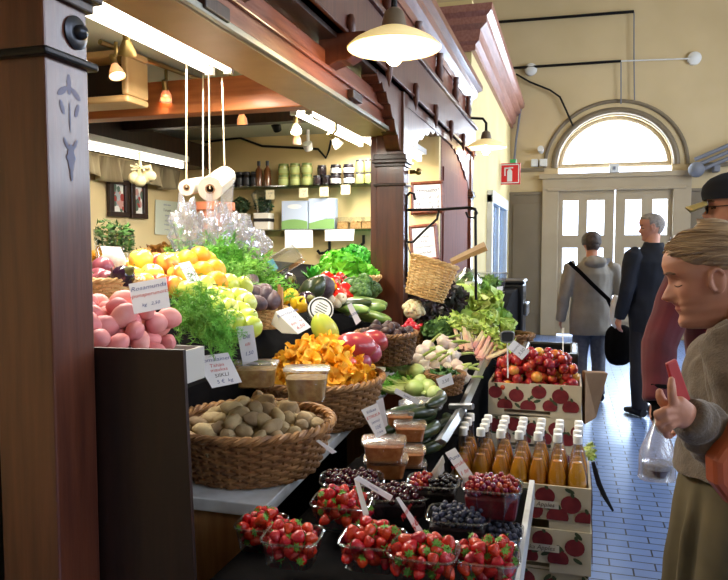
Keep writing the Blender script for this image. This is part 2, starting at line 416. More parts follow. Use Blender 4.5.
# side walls, ceiling
w=MB(); w.bx(-4.2,-4.0,-4,YF,0,HT); struct(w,'wall_left','hall_wall',smooth=False)
w=MB(); XR=4.6
wins=[(-3.0,-1.4),(0.2,1.6),(2.8,4.2),(5.4,6.6),(7.2,9.6)]; ys=[-4]+[v for q in wins for v in q]+[YF]  # unseen windows: first added to light front faces, last placed for post reflections
for i in range(0,len(ys)-1,2): w.bx(XR,XR+.3,ys[i],ys[i+1],0,HT)
for a,b in wins: w.bx(XR,XR+.3,a,b,0,1.9); w.bx(XR,XR+.3,a,b,4.9,HT)
struct(w,'wall_right','hall_wall',smooth=False)
for i,(a,b) in enumerate(wins):
    m=MB()
    for y in (a+.03,(a+b)/2,b-.03): m.bx(XR+.08,XR+.14,y-.03,y+.03,1.9,4.9)
    for z in (1.93,2.9,3.9,4.87): m.bx(XR+.08,XR+.14,a,b,z-.03,z+.03)
    f=struct(m,'window_%d'%(i+2),'door_paint',smooth=False); q=MB(); q.add([(XR+.12,a,1.9),(XR+.12,b,1.9),(XR+.12,b,4.9),(XR+.12,a,4.9)],[(0,1,2,3)]); q.build('pane','glass',f,smooth=False)
w=MB(); w.bx(-4.2,XR+.3,-4.2,-4,0,HT); struct(w,'wall_back','hall_wall',smooth=False)
w=MB(); w.bx(-4.2,XR+.3,-4.2,YF+.4,HT,HT+.1); struct(w,'ceiling','ceiling_hall',smooth=False)
# the building beyond the stall: wall, cornice, side door
BX,BY=-1.0,7.2
w=MB(); w.bx(-4.0,BX,BY,YF,0,4.0); struct(w,'wall_side','side_wall',smooth=False)
def cornice_profile(z0,s):  # (outward, z)
    return [(0,z0),(.05,z0),(.05,z0+.06*s),(.1,z0+.09*s),(.12,z0+.2*s),(.2,z0+.24*s),(.2,z0+.31*s),(.26,z0+.35*s),(.27,z0+.42*s),(0,z0+.42*s)]
m=MB(); pr=cornice_profile(3.48,.95)
pr=[(a*.85,z) for a,z in pr]
n=len(pr)
for seg in range(2):
    if seg==0: A_=[(BX+a,YF-.001,z) for a,z in pr]; B_=[(BX+a,BY-a,z) for a,z in pr]
    else: A_=[(BX+a,BY-a,z) for a,z in pr]; B_=[(-4.0,BY-a,z) for a,z in pr]
    m.add(A_+B_,[(i,(i+1)%n,(i+1)%n+n,i+n) for i in range(n)]+[tuple(range(n)),tuple(range(2*n-1,n-1,-1))])
struct(m,'trim_3','pink_wood',ang=20)
m=MB(); q0,q1=P(488,240,X=BX+.02).y,P(504,240,X=BX+.02).y; zt=2.14
for y in (q0,q1-.12): m.bx(BX,BX+.07,y,y+.12,0,zt)
m.bx(BX,BX+.08,q0,q1,zt-.1,zt+.05); m.bx(BX,BX+.05,q0,q1,0,.9)
m.bx(BX,BX+.05,(q0+q1)/2-.05,(q0+q1)/2+.05,0,zt)
d2=struct(m,'door_2','white_paint',smooth=False,bevel=.006)
mat('blue_pane',(112,150,190),rough=.1,coat=.5)
m=MB(); m.bx(BX,BX+.02,q0+.1,q1-.1,.9,zt-.1); m.build('pane','blue_pane',d2,smooth=False)
m=MB(); m.bx(BX,BX+.02,BY+.01,BY+.35,1.2,3.4)
# pipes / bars on the far wall, detectors, cables
def bar(pts,r,name,label,cat,m='dark_metal',group=None):
    b=MB(); b.tube(pts,r,8); o=b.build(name,m,None,loc=Vector(pts[0])); return tag(o,label,cat,group)
Yw=YF-.07
bar([P(486,23,Y=Yw),P(634,11.5,Y=Yw)],.024,'wall_rail','upper dark rail fixed high on the yellow far wall','rail')
bar([P(506,68.5,Y=Yw),P(621,61,Y=Yw)],.022,'wall_rail','lower dark rail on the far wall above the arched window','rail')
bar([P(621,61,Y=Yw),P(690,58.5,Y=Yw)],.012,'cable','thin pale cable running to the round white detector','cable','white_paint')
bar([P(634,12,Y=Yw),P(634,60,Y=Yw),P(634.5,100,Y=Yw)],.010,'cable','long thin cable hanging from the upper wall rail','cable','ink_grey')
bar([P(621,62,Y=Yw),P(621,104,Y=Yw)],.010,'cable','short thin cable hanging from the lower wall rail','cable','ink_grey')
bar([P(516,74,Y=Yw),P(530,82,Y=Yw),P(550,90,Y=Yw),P(560,97,Y=Yw),P(566,110,Y=Yw),P(573,126,Y=Yw)],.016,'cable','sagging dark cable from the cornice end to the window arch','cable','dark_metal')
bar([P(521,105,Y=Yw),P(519,120,Y=Yw),P(516,140,Y=Yw),P(514,163,Y=Yw)],.018,'cable','grey cable running down beside the fire extinguisher sign','cable','ink_grey')
for (x,y,lb) in ((531,70,'round white detector below the lower wall rail near the cornice'),(694,59,'round white detector on the far wall, right of the arched window')):
    m=MB(); c=P(x,y,Y=YF); R=Matrix.Rotation(PI/2,4,'X'); m.lathe([(0,.0),(.1,0),(.1,.06),(.06,.09),(0,.09)],20,Matrix.Translation(c)@R); tag(m.build('smoke_detector','white_paint',loc=c),lb,'detector')
m=MB(); c=P(541,158,Y=YF-.05); m.bx(c.x-.16,c.x-.05,YF-.1,YF,c.z-.14,c.z-.02); m.bx(c.x-.02,c.x+.1,YF-.1,YF,c.z-.14,c.z-.02); tag(m.build('junction_box','white_paint',smooth=False,loc=c,bevel=.01),'pair of small white boxes on the far wall beside the door arch','box')
m=MB(); c=P(541,151,Y=YF-.05); m.tube([c,c+Vector((0,-.16,.02))],.05,10); m.tube([c+Vector((0,.05,.08)),c+Vector((0,-.02,.0))],.015,6); tag(m.build('security_camera','white_paint',loc=c),'tiny white camera above the small wall boxes','camera')
m=MB(); c=P(614,170,Y=YF-.12); m.bx(c.x-.07,c.x+.07,YF-.18,YF-.1,c.z-.04,c.z+.09); m.bx(c.x-.02,c.x+.02,YF-.19,YF-.18,c.z,c.z+.05,1); tag(m.build('door_sensor',['white_paint','ink_grey'],smooth=False,loc=c),'small white sensor box on the lintel of the double door','sensor')
# wall fitting at the right edge
m=MB(); c=P(716,168,Y=YF-.2); 
for k in range(3): m.tube([c+Vector((-.3,0,-.06+.1*k)),c+Vector((.35,0,.22+.1*k))],.03,8)
m.ball(c+Vector((-.28,-.04,-.02)),.12,14,10); m.bx(c.x-.02,c.x+.06,c.y,YF,c.z-.05,c.z+.05)
tag(m.build('wall_lamp','ink_grey',loc=c),'grey wall fitting with a round knob above the capped man','lamp')
# fire extinguisher sign
YF_=YF; YF=10.5; c0=P(499.5,163.5,Y=YF-.06); c1=P(520,184,Y=YF-.06)
mat('sign_red',(214,36,40),rough=.4); mat('sign_green',(60,160,90),rough=.4)
sg=thing('fire_sign','red square sign with a white extinguisher on the far wall','sign',((c0.x+c1.x)/2,YF-.06,c1.z))
m=MB(); m.bx(c0.x,c1.x,YF-.06,YF,c1.z,c0.z); m.build('panel','sign_red',sg,smooth=False)
W=c1.x-c0.x; cx=(c0.x+c1.x)/2; cz=(c0.z+c1.z)/2
m=MB(); y0,y1=YF-.068,YF-.06
m.prism([(cx-.12*W,cz-.38*W),(cx+.12*W,cz-.38*W),(cx+.12*W,cz+.12*W),(cx+.05*W,cz+.22*W),(cx-.05*W,cz+.22*W),(cx-.12*W,cz+.12*W)],'y',y0,y1)
m.bx(cx-.05*W,cx+.16*W,y0,y1,cz+.26*W,cz+.32*W); m.bx(cx-.04*W,cx+.04*W,y0,y1,cz+.2*W,cz+.3*W); m.bx(cx-.26*W,cx-.05*W,y0,y1,cz+.24*W,cz+.3*W); m.bx(cx-.26*W,cx-.2*W,y0,y1,cz-.1*W,cz+.26*W)
m.bx(c0.x+.02,c1.x-.02,y0,y1,c0.z-.028,c0.z-.014); m.bx(c0.x+.02,c1.x-.02,y0,y1,c1.z+.014,c1.z+.028); m.bx(c0.x+.014,c0.x+.028,y0,y1,c1.z+.02,c0.z-.02); m.bx(c1.x-.028,c1.x-.014,y0,y1,c1.z+.02,c0.z-.02)
m.build('emblem','white_paint',sg,smooth=False)
m=MB(); m.bx(cx+.02*W,cx+.3*W,YF-.1,YF,c0.z,c0.z+.05); m.build('bracket','sign_green',sg,smooth=False); YF=YF_

# ================================================================== stall
XF=-.9
stall=thing('market_stall','tall brown wooden market stall with carved posts along the aisle','stall',(-1.5,1.05,0))
def post(y0,y1,x0=-1.025,x1=XF,full=True,top=2.36):
    m=MB(); m.bx(x0,x1,y0,y1,0,1.845); m.bx(x0,x1,y0,y1,1.845,top)
    p=m.build('post','post_wood',stall,smooth=False,bevel=.004)
    b=MB(); c=((x0+x1)/2,(y0+y1)/2); w,d=x1-x0,y1-y0
    b.box((c[0],c[1],1.845),(w+.03,d+.03,.016)); b.build('band','dark_metal' if not full else 'dark_wood',p,smooth=False,bevel=.005)
    b=MB()
    for z,e,h in ((1.955,.02,.02),(1.975,.045,.02),(2.0,.03,.03)): b.box((c[0],c[1],z),(w+e,d+e,h))
    b.build('capital','dark_wood',p,smooth=False,bevel=.004)
    return p
p1=post(1.035,1.15,-1.03,XF,False); p2=post(3.8,3.92,-1.06,XF); p3=post(6.55,6.67,-1.08,XF)
# second upright strip (door jamb) beside posts 2 and 3
for y in (3.82,6.5):
    m=MB(); m.bx(-1.10,-1.06,y,y+.1,0,2.14); m.build('jamb','post_wood',stall,smooth=False,bevel=.004)
# boss on the first post, corner notch, stencilled flower
c=P(75,33,X=XF); m=MB(); m.lathe([(0,0),(.03,0),(.031,.004),(.024,.008),(.014,.009),(.014,.018),(.009,.024),(0,.026)],28,Matrix.Translation(c)@Matrix.Rotation(PI/2,4,'Y')); m.build('boss','boss_metal',p1)
m=MB()
PK=[0]
def petal(yc,zc,a,l,w):
    pts=[]; PK[0]+=1
    for i in range(10):
        t=2*PI*i/10; u,v=l*math.cos(t),w*math.sin(t); pts.append((XF+.0005+.0001*PK[0],yc+u*math.cos(a)-v*math.sin(a),zc+u*math.sin(a)+v*math.cos(a)))
    m.add(pts,[tuple(range(10))])
yc=1.095
for (dy,z,a,l,w_) in ((0,1.80,1.57,.02,.006),(-.018,1.785,.6,.016,.006),(.018,1.785,2.5,.016,.006),(-.02,1.755,1.9,.014,.005),(.02,1.755,1.2,.014,.005),(0,1.74,1.57,.03,.002),(-.012,1.69,2.1,.012,.004),(.012,1.69,1.0,.012,.004),(0,1.665,1.57,.026,.009),(0,1.665,0,.013,.008),(0,1.64,1.57,.02,.004)): petal(yc+dy,z,a,l,w_)
m.build('painted_flower','stencil',p1,smooth=False)
m=MB()  # front rosette hook on post 2
c=P(410,172,Y=3.95); m.tube([c,c+Vector((.05,0,0))],.012,8); m.ball(c+Vector((.05,0,0)),.02); m.build('hook','brass',p2)
# header rail: reddish beam, tan soffit, grey edge
HX=-1.02
m=MB(); m.bx(HX-.02,HX+.05,1.15,3.82,2.135,2.30); m.bx(HX+.05,HX+.065,1.15,3.82,2.215,2.235); m.build('header_beam','red_wood',stall,smooth=False,bevel=.004)
m=MB(); m.bx(HX+.05,HX+.07,1.15,3.82,2.125,2.145); m.build('edge_rail','grey_rail',stall,smooth=False,bevel=.003)
m=MB(); m.bx(HX-.13,HX+.05,1.15,3.82,2.12,2.135); m.build('soffit','tan_rail',stall,smooth=False)
for (x,y) in ((209,9),(352,97)):
    c=P(x,y,X=HX+.05); m=MB(); m.bx(c.x,c.x+.03,c.y-.07,c.y+.07,c.z-.02,c.z+.02); m.build('cleat','dark_wood',stall,smooth=False,bevel=.004)
# roof of the recess and frieze
m=MB(); m.bx(HX-.06,XF-.02,1.0,6.7,2.34,2.37); m.build('recess_board','dark_wood',stall,smooth=False)
m=MB(); m.bx(-.97,-.885,.6,6.7,2.36,2.6); m.bx(-.97,-.865,.6,6.7,2.6,2.63); m.bx(-.97,-.875,.6,6.7,2.36,2.375); m.build('frieze','varnish',stall,smooth=False,bevel=.004)
# pendants along the frieze
y=1.5
while y<6.5:
    m=MB(); m.lathe([(0,2.28),(.006,2.30),(.016,2.34),(.02,2.37),(.02,2.42),(.012,2.44)],10,Matrix.Translation((-.872,y,0))); m.build('pendant','varnish',stall); y+=.62
# corbels poking out under the frieze
for y in (1.9,2.75):
    m=MB(); prof=[(-1.0,2.36),(-.80,2.36),(-.80,2.32),(-.83,2.30),(-.84,2.27),(-.88,2.25),(-.91,2.25),(-1.0,2.22)]
    m.prism(prof,'y',y-.05,y+.05); m.build('corbel','varnish',stall,smooth=False,bevel=.004)
def scallop(y0,y1,z0,z1,n,tiph):
    out=[]
    for i in range(n):
        t0,t1=i/n,(i+1)/n
        for k in range(5):
            t=t0+(t1-t0)*k/4; a=PI*k/4
            zz=z0+(z1-z0)*math.sin(PI/2*t); out.append((y0+(y1-y0)*t,zz-tiph*math.sin(a)))
    return out
def brace(y0,y1,zlo,zhi):   # y0 at the post, y1 at the span
    m=MB(); s=scallop(y0,y1,zlo,zhi,6,.025); m.prism(s+[(y1,2.36),(y0,2.36)],'x',-1.0,-.915); m.build('knee_brace','varnish',stall,smooth=False,bevel=.003)
brace(3.8,3.3,2.03,2.33); brace(1.15,1.6,2.03,2.33); brace(3.92,5.0,2.03,2.31); brace(6.55,5.5,2.03,2.31)
m=MB(); m.bx(-1.0,-.91,3.92,6.55,2.3,2.36); m.build('arch_rail','varnish',stall,smooth=False)
# balusters, upper cornice, finial
y=1.3
while y<6.6:
    m=MB(); m.lathe([(.022,2.63),(.03,2.66),(.02,2.68),(.032,2.73),(.02,2.78),(.024,2.8),(.02,2.82),(.03,2.85)],12,Matrix.Translation((-.905,y,0))); m.build('baluster','varnish',stall); y+=.72
m=MB(); cp=[(0,2.83),(.04,2.83),(.05,2.87),(.09,2.9),(.1,2.94),(.14,2.96),(.145,3.0),(0,3.0)]; n=len(cp)
A_=[(-.96+a,.8,z) for a,z in cp]; B_=[(-.96+a,6.62+a*.3,z) for a,z in cp]; m.add(A_+B_,[(i,(i+1)%n,(i+1)%n+n,i+n) for i in range(n)]+[tuple(range(n)),tuple(range(2*n-1,n-1,-1))]); m.build('cornice','red_wood',stall,ang=20)
m=MB(); m.bx(-.98,-.93,1.0,6.62,2.62,2.84); m.build('back_panel','red_wood',stall,smooth=False)
c=P(463,111,Y=6.6); m=MB(); m.lathe([(.03,-.16),(.05,-.13),(.03,-.1),(.06,-.085),(.06,-.07),(.03,-.06)]+[(.082*math.cos(a),.082*math.sin(a)) for a in [-1.1+2.67*i/10 for i in range(11)]],20,Matrix.Translation(c)); m.build('finial','dark_wood',stall)
# wooden side of the far bay
m=MB(); m.bx(-.99,-.93,5.1,6.55,0,2.3); m.bx(-.93,-.92,5.2,6.45,.2,2.1); m.build('side_panel','matt_wood',stall,smooth=False,bevel=.004)
# inside: walls and ceiling
XL,YB=-3.05,5.05
w=MB(); w.bx(XL-.1,XL,.4,YB+.1,0,2.6); struct(w,'wall_inner','stall_wall',smooth=False)
w=MB(); w.bx(XL,-.935,YB,YB+.08,0,2.6); w.bx(-.96,-.93,YB-.01,YB+.08,0,2.3); struct(w,'wall_partition','stall_wall',smooth=False)
w=MB(); w.bx(XL,HX-.02,.4,YB,2.36,2.40); struct(w,'ceiling_stall','ceiling_grey',smooth=False)
w=MB(); w.bx(XL,-1.03,.36,.42,0,2.4); struct(w,'wall_near','stall_wall',smooth=False)
m=MB(); m.bx(XL,HX-.13,2.95,3.05,2.13,2.29); m.build('cross_beam','beam_wood',stall,smooth=False,bevel=.006)
m=MB(); m.bx(XL,HX-.13,3.9,3.98,2.25,2.36); m.build('ceiling_batten','dark_wood',stall,smooth=False)
m=MB(); m.bx(XL,XL+.25,1.2,YB,2.12,2.3); m.build('ceiling_box','dark_wood',stall,smooth=False)
# ================================================================== lamps of the stall
def tubelight(y0,y1,X,z,label,n=2,group=None,w=.09):
    t=thing('fluorescent_lamp',label,'lamp',(X,(y0+y1)/2,z+.05),group)
    m=MB(); m.bx(X-w,X+w,y0,y1,z+.03,z+.07); m.build('housing','white_paint',t,smooth=False,bevel=.004)
    for k in range(n):
        x=X+(k-(n-1)/2)*w*1.0; m=MB(); m.tube([(x,y0+.03,z),(x,y1-.03,z)],.017,10); m.build('tube','tube_light',t)
        m=MB()
        pass
        for y in (y0+.02,y1-.02): m=MB(); m.bx(x-.018,x+.018,y-.012,y+.012,z-.02,z+.03); m.build('socket','white_paint',t,smooth=False)
    return t
tubelight(1.45,2.72,-1.45,2.25,'twin fluorescent lamp under the stall ceiling beside the first post')
tubelight(3.62,4.95,-1.45,2.25,'twin fluorescent lamp above the jar shelf')
tubelight(3.2,4.57,-2.76,2.09,'single fluorescent lamp above the fringed valance on the inner wall',n=1,w=.05)
tubelight(4.0,4.98,-1.06,2.13,'fluorescent lamp over the two framed notices past the second post',n=1,w=.05)
def spot(x,ytop,ybulb,ztop,label,bulb='bulb_halo',tilt=(0,0,-1),r=.035,white=True,shade='glass_white',m_stem='brass'):
    top=P(x,ytop,Z=ztop); D=(top-Vector((0,0,CZ))).dot(FW); b=P(x,ybulb,D=D)
    t=thing('spot_lamp',label,'lamp',top)
    d=Vector(tilt).normalized()
    m=MB(); m.tube([top,Vector((top.x,top.y,b.z+.07)),b-d*.05],.008,8); m.tube([b-d*.07,b-d*.02],.014,10); m.build('stem',m_stem,t)
    M=Matrix.Translation(b)@Vector((0,0,-1)).rotation_difference(d).to_matrix().to_4x4()
    m=MB(); m.lathe([(.012,.03),(.016,.02),(.026,0),(r,-.03),(r-.003,-.03),(.02,0)],18,M); m.build('shade',shade,t)
    m=MB(); m.lathe([(0,.0),(r*.75,-.015),(r*.8,-.024),(0,-.030)],16,M); m.build('bulb',bulb,t)
    L=bpy.data.lights.new('spot_light','SPOT'); L.energy=SPOTW; L.spot_size=1.9; L.spot_blend=.6; L.color=(1,.83,.58); L.shadow_soft_size=.03
    o=bpy.data.objects.new('spot_light',L); C.objects.link(o); o.location=b+d*.05-top; o.parent=t; o.rotation_euler=Vector((0,0,-1)).rotation_difference(d).to_euler()
SPOTW=11
mat('glass_white',(240,236,226),rough=.3,trans=.3)
spot(116,42,70,2.34,'small lit spot lamp by the first post, next to the recessed cabinet','bulb_red',(.4,-.2,-1))
spot(127,20,46,2.34,'brass stemmed spot lamp hanging before the bright twin tubes',tilt=(-.3,.5,-1),shade='brass')
spot(166,70,95,2.34,'lit spot lamp glowing onto the orange cross beam','bulb_red',(-.2,.5,-1))
spot(230,72,100,2.34,'spot lamp with white shade hanging at the end of the first twin tubes',tilt=(.1,-.2,-1))
spot(242,96,119,2.30,'small spot lamp beyond the cross beam, over the bag rolls','bulb_red',(0,.2,-1),r=.03)
spot(296,104,128,2.32,'brighter spot lamp left of the far twin tubes',tilt=(.2,-.4,-1))
spot(297,126,139,2.28,'small spot lamp just below the brighter one, near the jar wall','bulb_red',(-.2,.3,-1),r=.03)
spot(336,122,142,2.25,'spot lamp with white shade turned to the jar shelf',tilt=(.4,.5,-.6))
m=MB(); a,b=P(100,42,Z=2.34),P(205,82,Z=2.34); m.tube([a,b],.012,8); tag(m.build('lamp_track','brass',loc=a),'thin brass track carrying the spot lamps by the first post','track')
for k,(x,y) in enumerate(((277,128),(308,147))):
    c=P(x,y,Y=4.6); m=MB(); m.tube([c+Vector((0,0,.12)),c],.012,8); m.lathe([(0,-.03),(.03,-.02),(.036,.03),(0,.04)],14,Matrix.Translation(c)@Matrix.Rotation(.7,4,'X')); tag(m.build('spot_lamp','dark_metal' if k==0 else 'white_paint',loc=c),('unlit dark spot lamp near the stall ceiling over the bottles','unlit pale spot lamp above the green lidded jars')[k],'lamp')
# enamel lamps on the aisle side
def enamel_lamp(c,r,label,arm):
    t=thing('enamel_lamp',label,'lamp',c); M=Matrix.Translation(c)
    m=MB(); pr=[(.16*r,.36*r),(.35*r,.31*r),(.62*r,.19*r),(.85*r,.06*r),(1.0*r,-.08*r),(.985*r,-.1*r),(.84*r,.03*r),(.6*r,.15*r),(.34*r,.26*r),(.15*r,.31*r)]
    m.lathe(pr,40,M); m.build('shade','enamel_shade',t)
    m=MB(); m.lathe([(.0,.75*r),(.1*r,.74*r),(.2*r,.66*r),(.24*r,.5*r),(.27*r,.34*r),(.36*r,.3*r),(.0,.3*r)],24,M); m.build('cap','lampcap',t)
    m=MB(); m.ball(c+Vector((0,0,-.2*r)),(.2*r,.2*r,.26*r),16,10); m.build('bulb','bulb',t)
    m=MB(); m.tube([Vector(p) for p in arm],.012,8); m.build('arm','iron',t)
    L=bpy.data.lights.new('lamp_light','POINT'); L.energy=LAMPW; L.color=(1,.78,.45); L.shadow_soft_size=.07
    o=bpy.data.objects.new('lamp_light',L); C.objects.link(o); o.parent=t; o.location=(0,0,-.32*r)
LAMPW=10
mat('enamel_shade',(250,236,190),rough=.3,trans=.0,coat=.4,emis=.55,ecol=(255,222,140))
c=P(394,44,D=2.6); enamel_lamp(c,.178,'large glowing enamel lamp hanging close above the second post',[c+Vector((0,0,.1)),c+Vector((0,0,.45)),c+Vector((-.03,0,.5)),c+Vector((-.2,0,.5))])
c=P(486,146,D=6.1); a=P(447,122,D=6.1); enamel_lamp(c,.178,'smaller glowing enamel lamp on a bracket arm at the far post',[c+Vector((0,0,.1)),c+Vector((0,0,.2)),c+Vector((-.03,0,.24)),Vector((-.86,c.y+.0,c.z+.25))])
# recessed cabinet / speaker box at the top left
q=P(97,50,Y=2.6); r=P(133,103,Y=2.6); cb=thing('wall_cabinet','open fronted pale box with dark inside, high behind the first post','cabinet',(q.x,2.6,r.z))
m=MB(); x0,x1,z0,z1=q.x-.25,r.x,r.z,2.335; e=.03
m.bx(x0,x1,2.56,2.72,z0,z0+e); m.bx(x0,x1,2.56,2.72,z1-e,z1); m.bx(x1-e,x1,2.56,2.72,z0+e,z1-e); m.bx(x0,x0+e,2.56,2.72,z0+e,z1-e); m.build('case','tan_rail',cb,smooth=False,bevel=.01)
m=MB(); m.bx(x0+e,x1-e,2.68,2.72,z0+e,z1-e); m.build('back','board_wood',cb,smooth=False)
# ================================================================== back of the stall
def shelf(x0,x1,y,label,dep=.2):
    a=P(x0,y,Y=YB-dep); b=P(x1,y,Y=YB-dep); z=a.z; m=MB(); m.bx(a.x,b.x,YB-dep,YB,z-.008,z); o=m.build('glass_shelf','shelf_glass',smooth=False,loc=(a.x,YB,z)); tag(o,label,'shelf')
    return z
z1=shelf(222,373,187,'upper glass shelf on the partition wall, carrying jars and bottles')
z2=shelf(222,373,230,'lower glass shelf on the partition wall, carrying herb pots and nut boxes')
def wx(x): return P(x,187,Y=YB-.1).x
mat('jar_green',(150,158,92),(176,172,104),scale=12,rough=.2,coat=.5); mat('jar_dark',(34,26,30),(46,34,36),scale=12,rough=.2,coat=.5)
mat('lid_green',(120,138,72),rough=.4); mat('lid_dark',(40,38,44),rough=.35); mat('lid_gold',(186,160,84),rough=.3,metal=.6); mat('label_white',(232,230,222),rough=.7); mat('label_green',(168,176,110),rough=.7)
mat('bottle_brown',(118,70,34),(94,52,26),scale=6,rough=.15,coat=.6); mat('bottle_black',(28,24,22),rough=.15,coat=.6)
def jar(name,r,h,body,lid,lab):
    t=thing(name,None,None); m=MB(); m.lathe([(0,0),(r*.92,0),(r,.008),(r,h*.78),(r*.85,h*.84),(0,h*.84)],18); m.build('body',body,t)
    m=MB(); m.lathe([(0,h),(r*.9,h),(r*.92,h*.97),(r*.92,h*.83),(0,h*.83)],18); m.build('lid',lid,t)
    if lab: m=MB(); m.lathe([(r*1.01,h*.15),(r*1.02,h*.16),(r*1.02,h*.62),(r*1.01,h*.63)],18); m.build('label',lab,t)
    return t
def setjars(proto,cols,n,z,h,lab,grp,cat='jar',y=YB-.1):
    for k,x in enumerate(cols):
        for j in range(n): place(proto,(wx(x)+U(-.002,.002),y+U(-.006,.006),z+j*(h+.001)),(0,0,U(0,6)),1,lab,cat,grp)
setjars(jar('jar',.042,.085,'jar_green','lid_green','label_green'),(284,295.5,307),2,z1,.085,'green labelled jar in the two tier block on the upper glass shelf','green labelled jars on the upper shelf')
setjars(jar('jar',.036,.075,'jar_dark','lid_dark',None),(317.5,326.5),1,z1,.075,'dark jar at the foot of the little dark stack on the upper shelf','dark jars on the upper shelf')
place(jar('jar',.036,.075,'jar_dark','lid_dark',None),(wx(322),YB-.1,z1+.076),(0,0,0),1,'dark jar set on top of two others, right of the green jars','jar')
setjars(jar('jar',.042,.075,'jar_dark','lid_dark','label_white'),(336,349),2,z1,.075,'dark jar with a white label on the upper glass shelf','white labelled jars on the upper shelf')
setjars(jar('jar',.034,.09,'jar_green','lid_dark',None),(360,369),2,z1,.09,'tall green pickle jar beside the second post on the upper shelf','pickle jars beside the post')
setjars(jar('bottle',.03,.12,'bottle_black','lid_dark','lid_dark'),(233,240,247,254),1,z1,.12,'squat dark bottle at the dim end of the upper shelf','dark bottles on the upper shelf','bottle')
def bottle0(name,r,h,body,cap):
    t=thing(name,None,None); m=MB(); m.lathe([(0,0),(r,0),(r,h*.62),(r*.8,h*.7),(r*.4,h*.76),(r*.38,h*.86),(0,h*.86)],16); m.build('body',body,t)
    m=MB(); m.lathe([(r*.48,h*.82),(r*.48,h),(0,h)],14); m.build('cap',cap,t); return t
setjars(bottle0('bottle',.028,.2,'bottle_brown','lid_dark'),(259,267.5),1,z1,.2,'slim brown bottle with a black cap on the upper shelf','brown bottles on the upper shelf','bottle')
# price tags and notices hanging from the shelves
mat('tag_cream',(226,214,176),rough=.7)
for k,(x,y) in enumerate(((270,194),(303.5,192),(324,191),(345.5,189))):
    c=P(x,y,Y=YB-.21); q=[c+Vector((-.035,0,.03)),c+Vector((.035,0,.03)),c+Vector((.035,0,-.04)),c+Vector((-.035,0,-.04))]
    card(q,[('3,50',.35,.3,'ink_grey'),('€',.7,.25,'ink_grey')],'cream price tag under the '+('brown bottles','green labelled jars','dark jars','white labelled jars')[k],body='tag_cream')
cardpx([(285,230),(312.5,230),(313,247.5),(285,248)],4.75,[('Suomalainen',.3,.2,'ink_blue'),('hunaja',.55,.2,'ink_red'),('12€',.8,.16,'ink_blue')],'white notice under the lower shelf below the two picture boxes')
cardpx([(325,230),(354.5,229),(353.5,240.5),(325,241)],4.75,[('Pähkinät  3€',.35,.28,'ink_black'),('rasia',.7,.25,'ink_black')],'white strip notice under the nut boxes')
mat('sky_print',(176,190,214),rough=.6); mat('hill_print',(120,160,96),rough=.6); mat('box_front',(214,218,222),rough=.6)
for k,(xa,xb,yt) in enumerate(((281.5,307.5,201),(308.5,334.5,198.5))):
    a=P(xa,yt,Y=YB-.17); b=P(xb,229,Y=YB-.17); t=thing('picture_box',('printed box with a green hill picture, next to the herb pots','printed box with a green hill picture, next to the nut boxes')[k],'box',((a.x+b.x)/2,YB-.12,z2))
    m=MB(); m.bx(a.x,b.x,YB-.17,YB-.09,z2,a.z); m.build('box','sky_print',t,smooth=False,bevel=.003)
    m=MB(); y=YB-.1712; n=10; zz=z2; pts=[(a.x,y,zz+.004),(b.x,y,zz+.004)]+[(b.x+(a.x-b.x)*i/n,y,zz+.06+.018*math.sin(3.0*i/n+k)) for i in range(n+1)]; m.add(pts,[tuple(range(len(pts)))]); m.build('print','hill_print',t,smooth=False)
    m=MB(); h=a.z-z2
    pts=[(a.x+(b.x-a.x)*(.5+.28*math.cos(2*PI*i/12)),y,zz+h*.8+.018*math.sin(2*PI*i/12)) for i in range(12)]; m.add(pts,[tuple(range(12))]); m.build('emblem','box_front',t,smooth=False)
mat('nuts',(206,166,104),(172,124,70),scale=60,rough=.6,bump=.8,bscale=80)
for k,x in enumerate((331.5,344.5,357.5,369)):
    c=P(x,229,Y=YB-.12); t=thing('nut_box',('clear box of pale nuts under the picture box end','clear box of brown nuts, second along the lower shelf','clear box of nuts, third along the lower shelf','clear box of nuts touching the post end of the lower shelf')[k],'box',(c.x,c.y,z2))
    m=MB(); m.box((c.x,c.y,z2+.045),(.088,.1,.088)); m.build('box','clear_plastic',t,smooth=False)
    m=MB(); m.grid(lambda u,v:(c.x+(u-.5)*.082,c.y+(v-.5)*.094,z2+.055+.012*noise.noise(Vector((u*5,v*5,k)))),12,12); m.bx(c.x-.041,c.x+.041,c.y-.047,c.y+.047,z2+.003,z2+.05); m.build('nuts','nuts',t)
# hooks on the wall
for k,(x,y) in enumerate(((327,249),(361,243))):
    c=P(x,y,Y=YB-.03); m=MB(); m.tube([c+Vector((.02,0,.06)),c+Vector((.02,0,0)),c+Vector((-.01,-.02,-.03)),c+Vector((-.05,-.02,-.035)),c+Vector((-.07,-.02,-.01))],.012,8); tag(m.build('wall_hook','iron',loc=c),('black wall hook to the side of the parsley heap','black wall hook just above the parsley heap, near the post')[k],'hook')
m=MB(); pts=[P(x,y,Y=YB-.02) for x,y in ((205,142),(222,140),(240,138),(262,146),(300,148),(318,149),(326,158),(329,150),(331,140))]; m.tube(pts,.009,6); tag(m.build('cable','dark_metal',loc=pts[0]),'dark loose cable drooping along the top of the jar wall','cable')
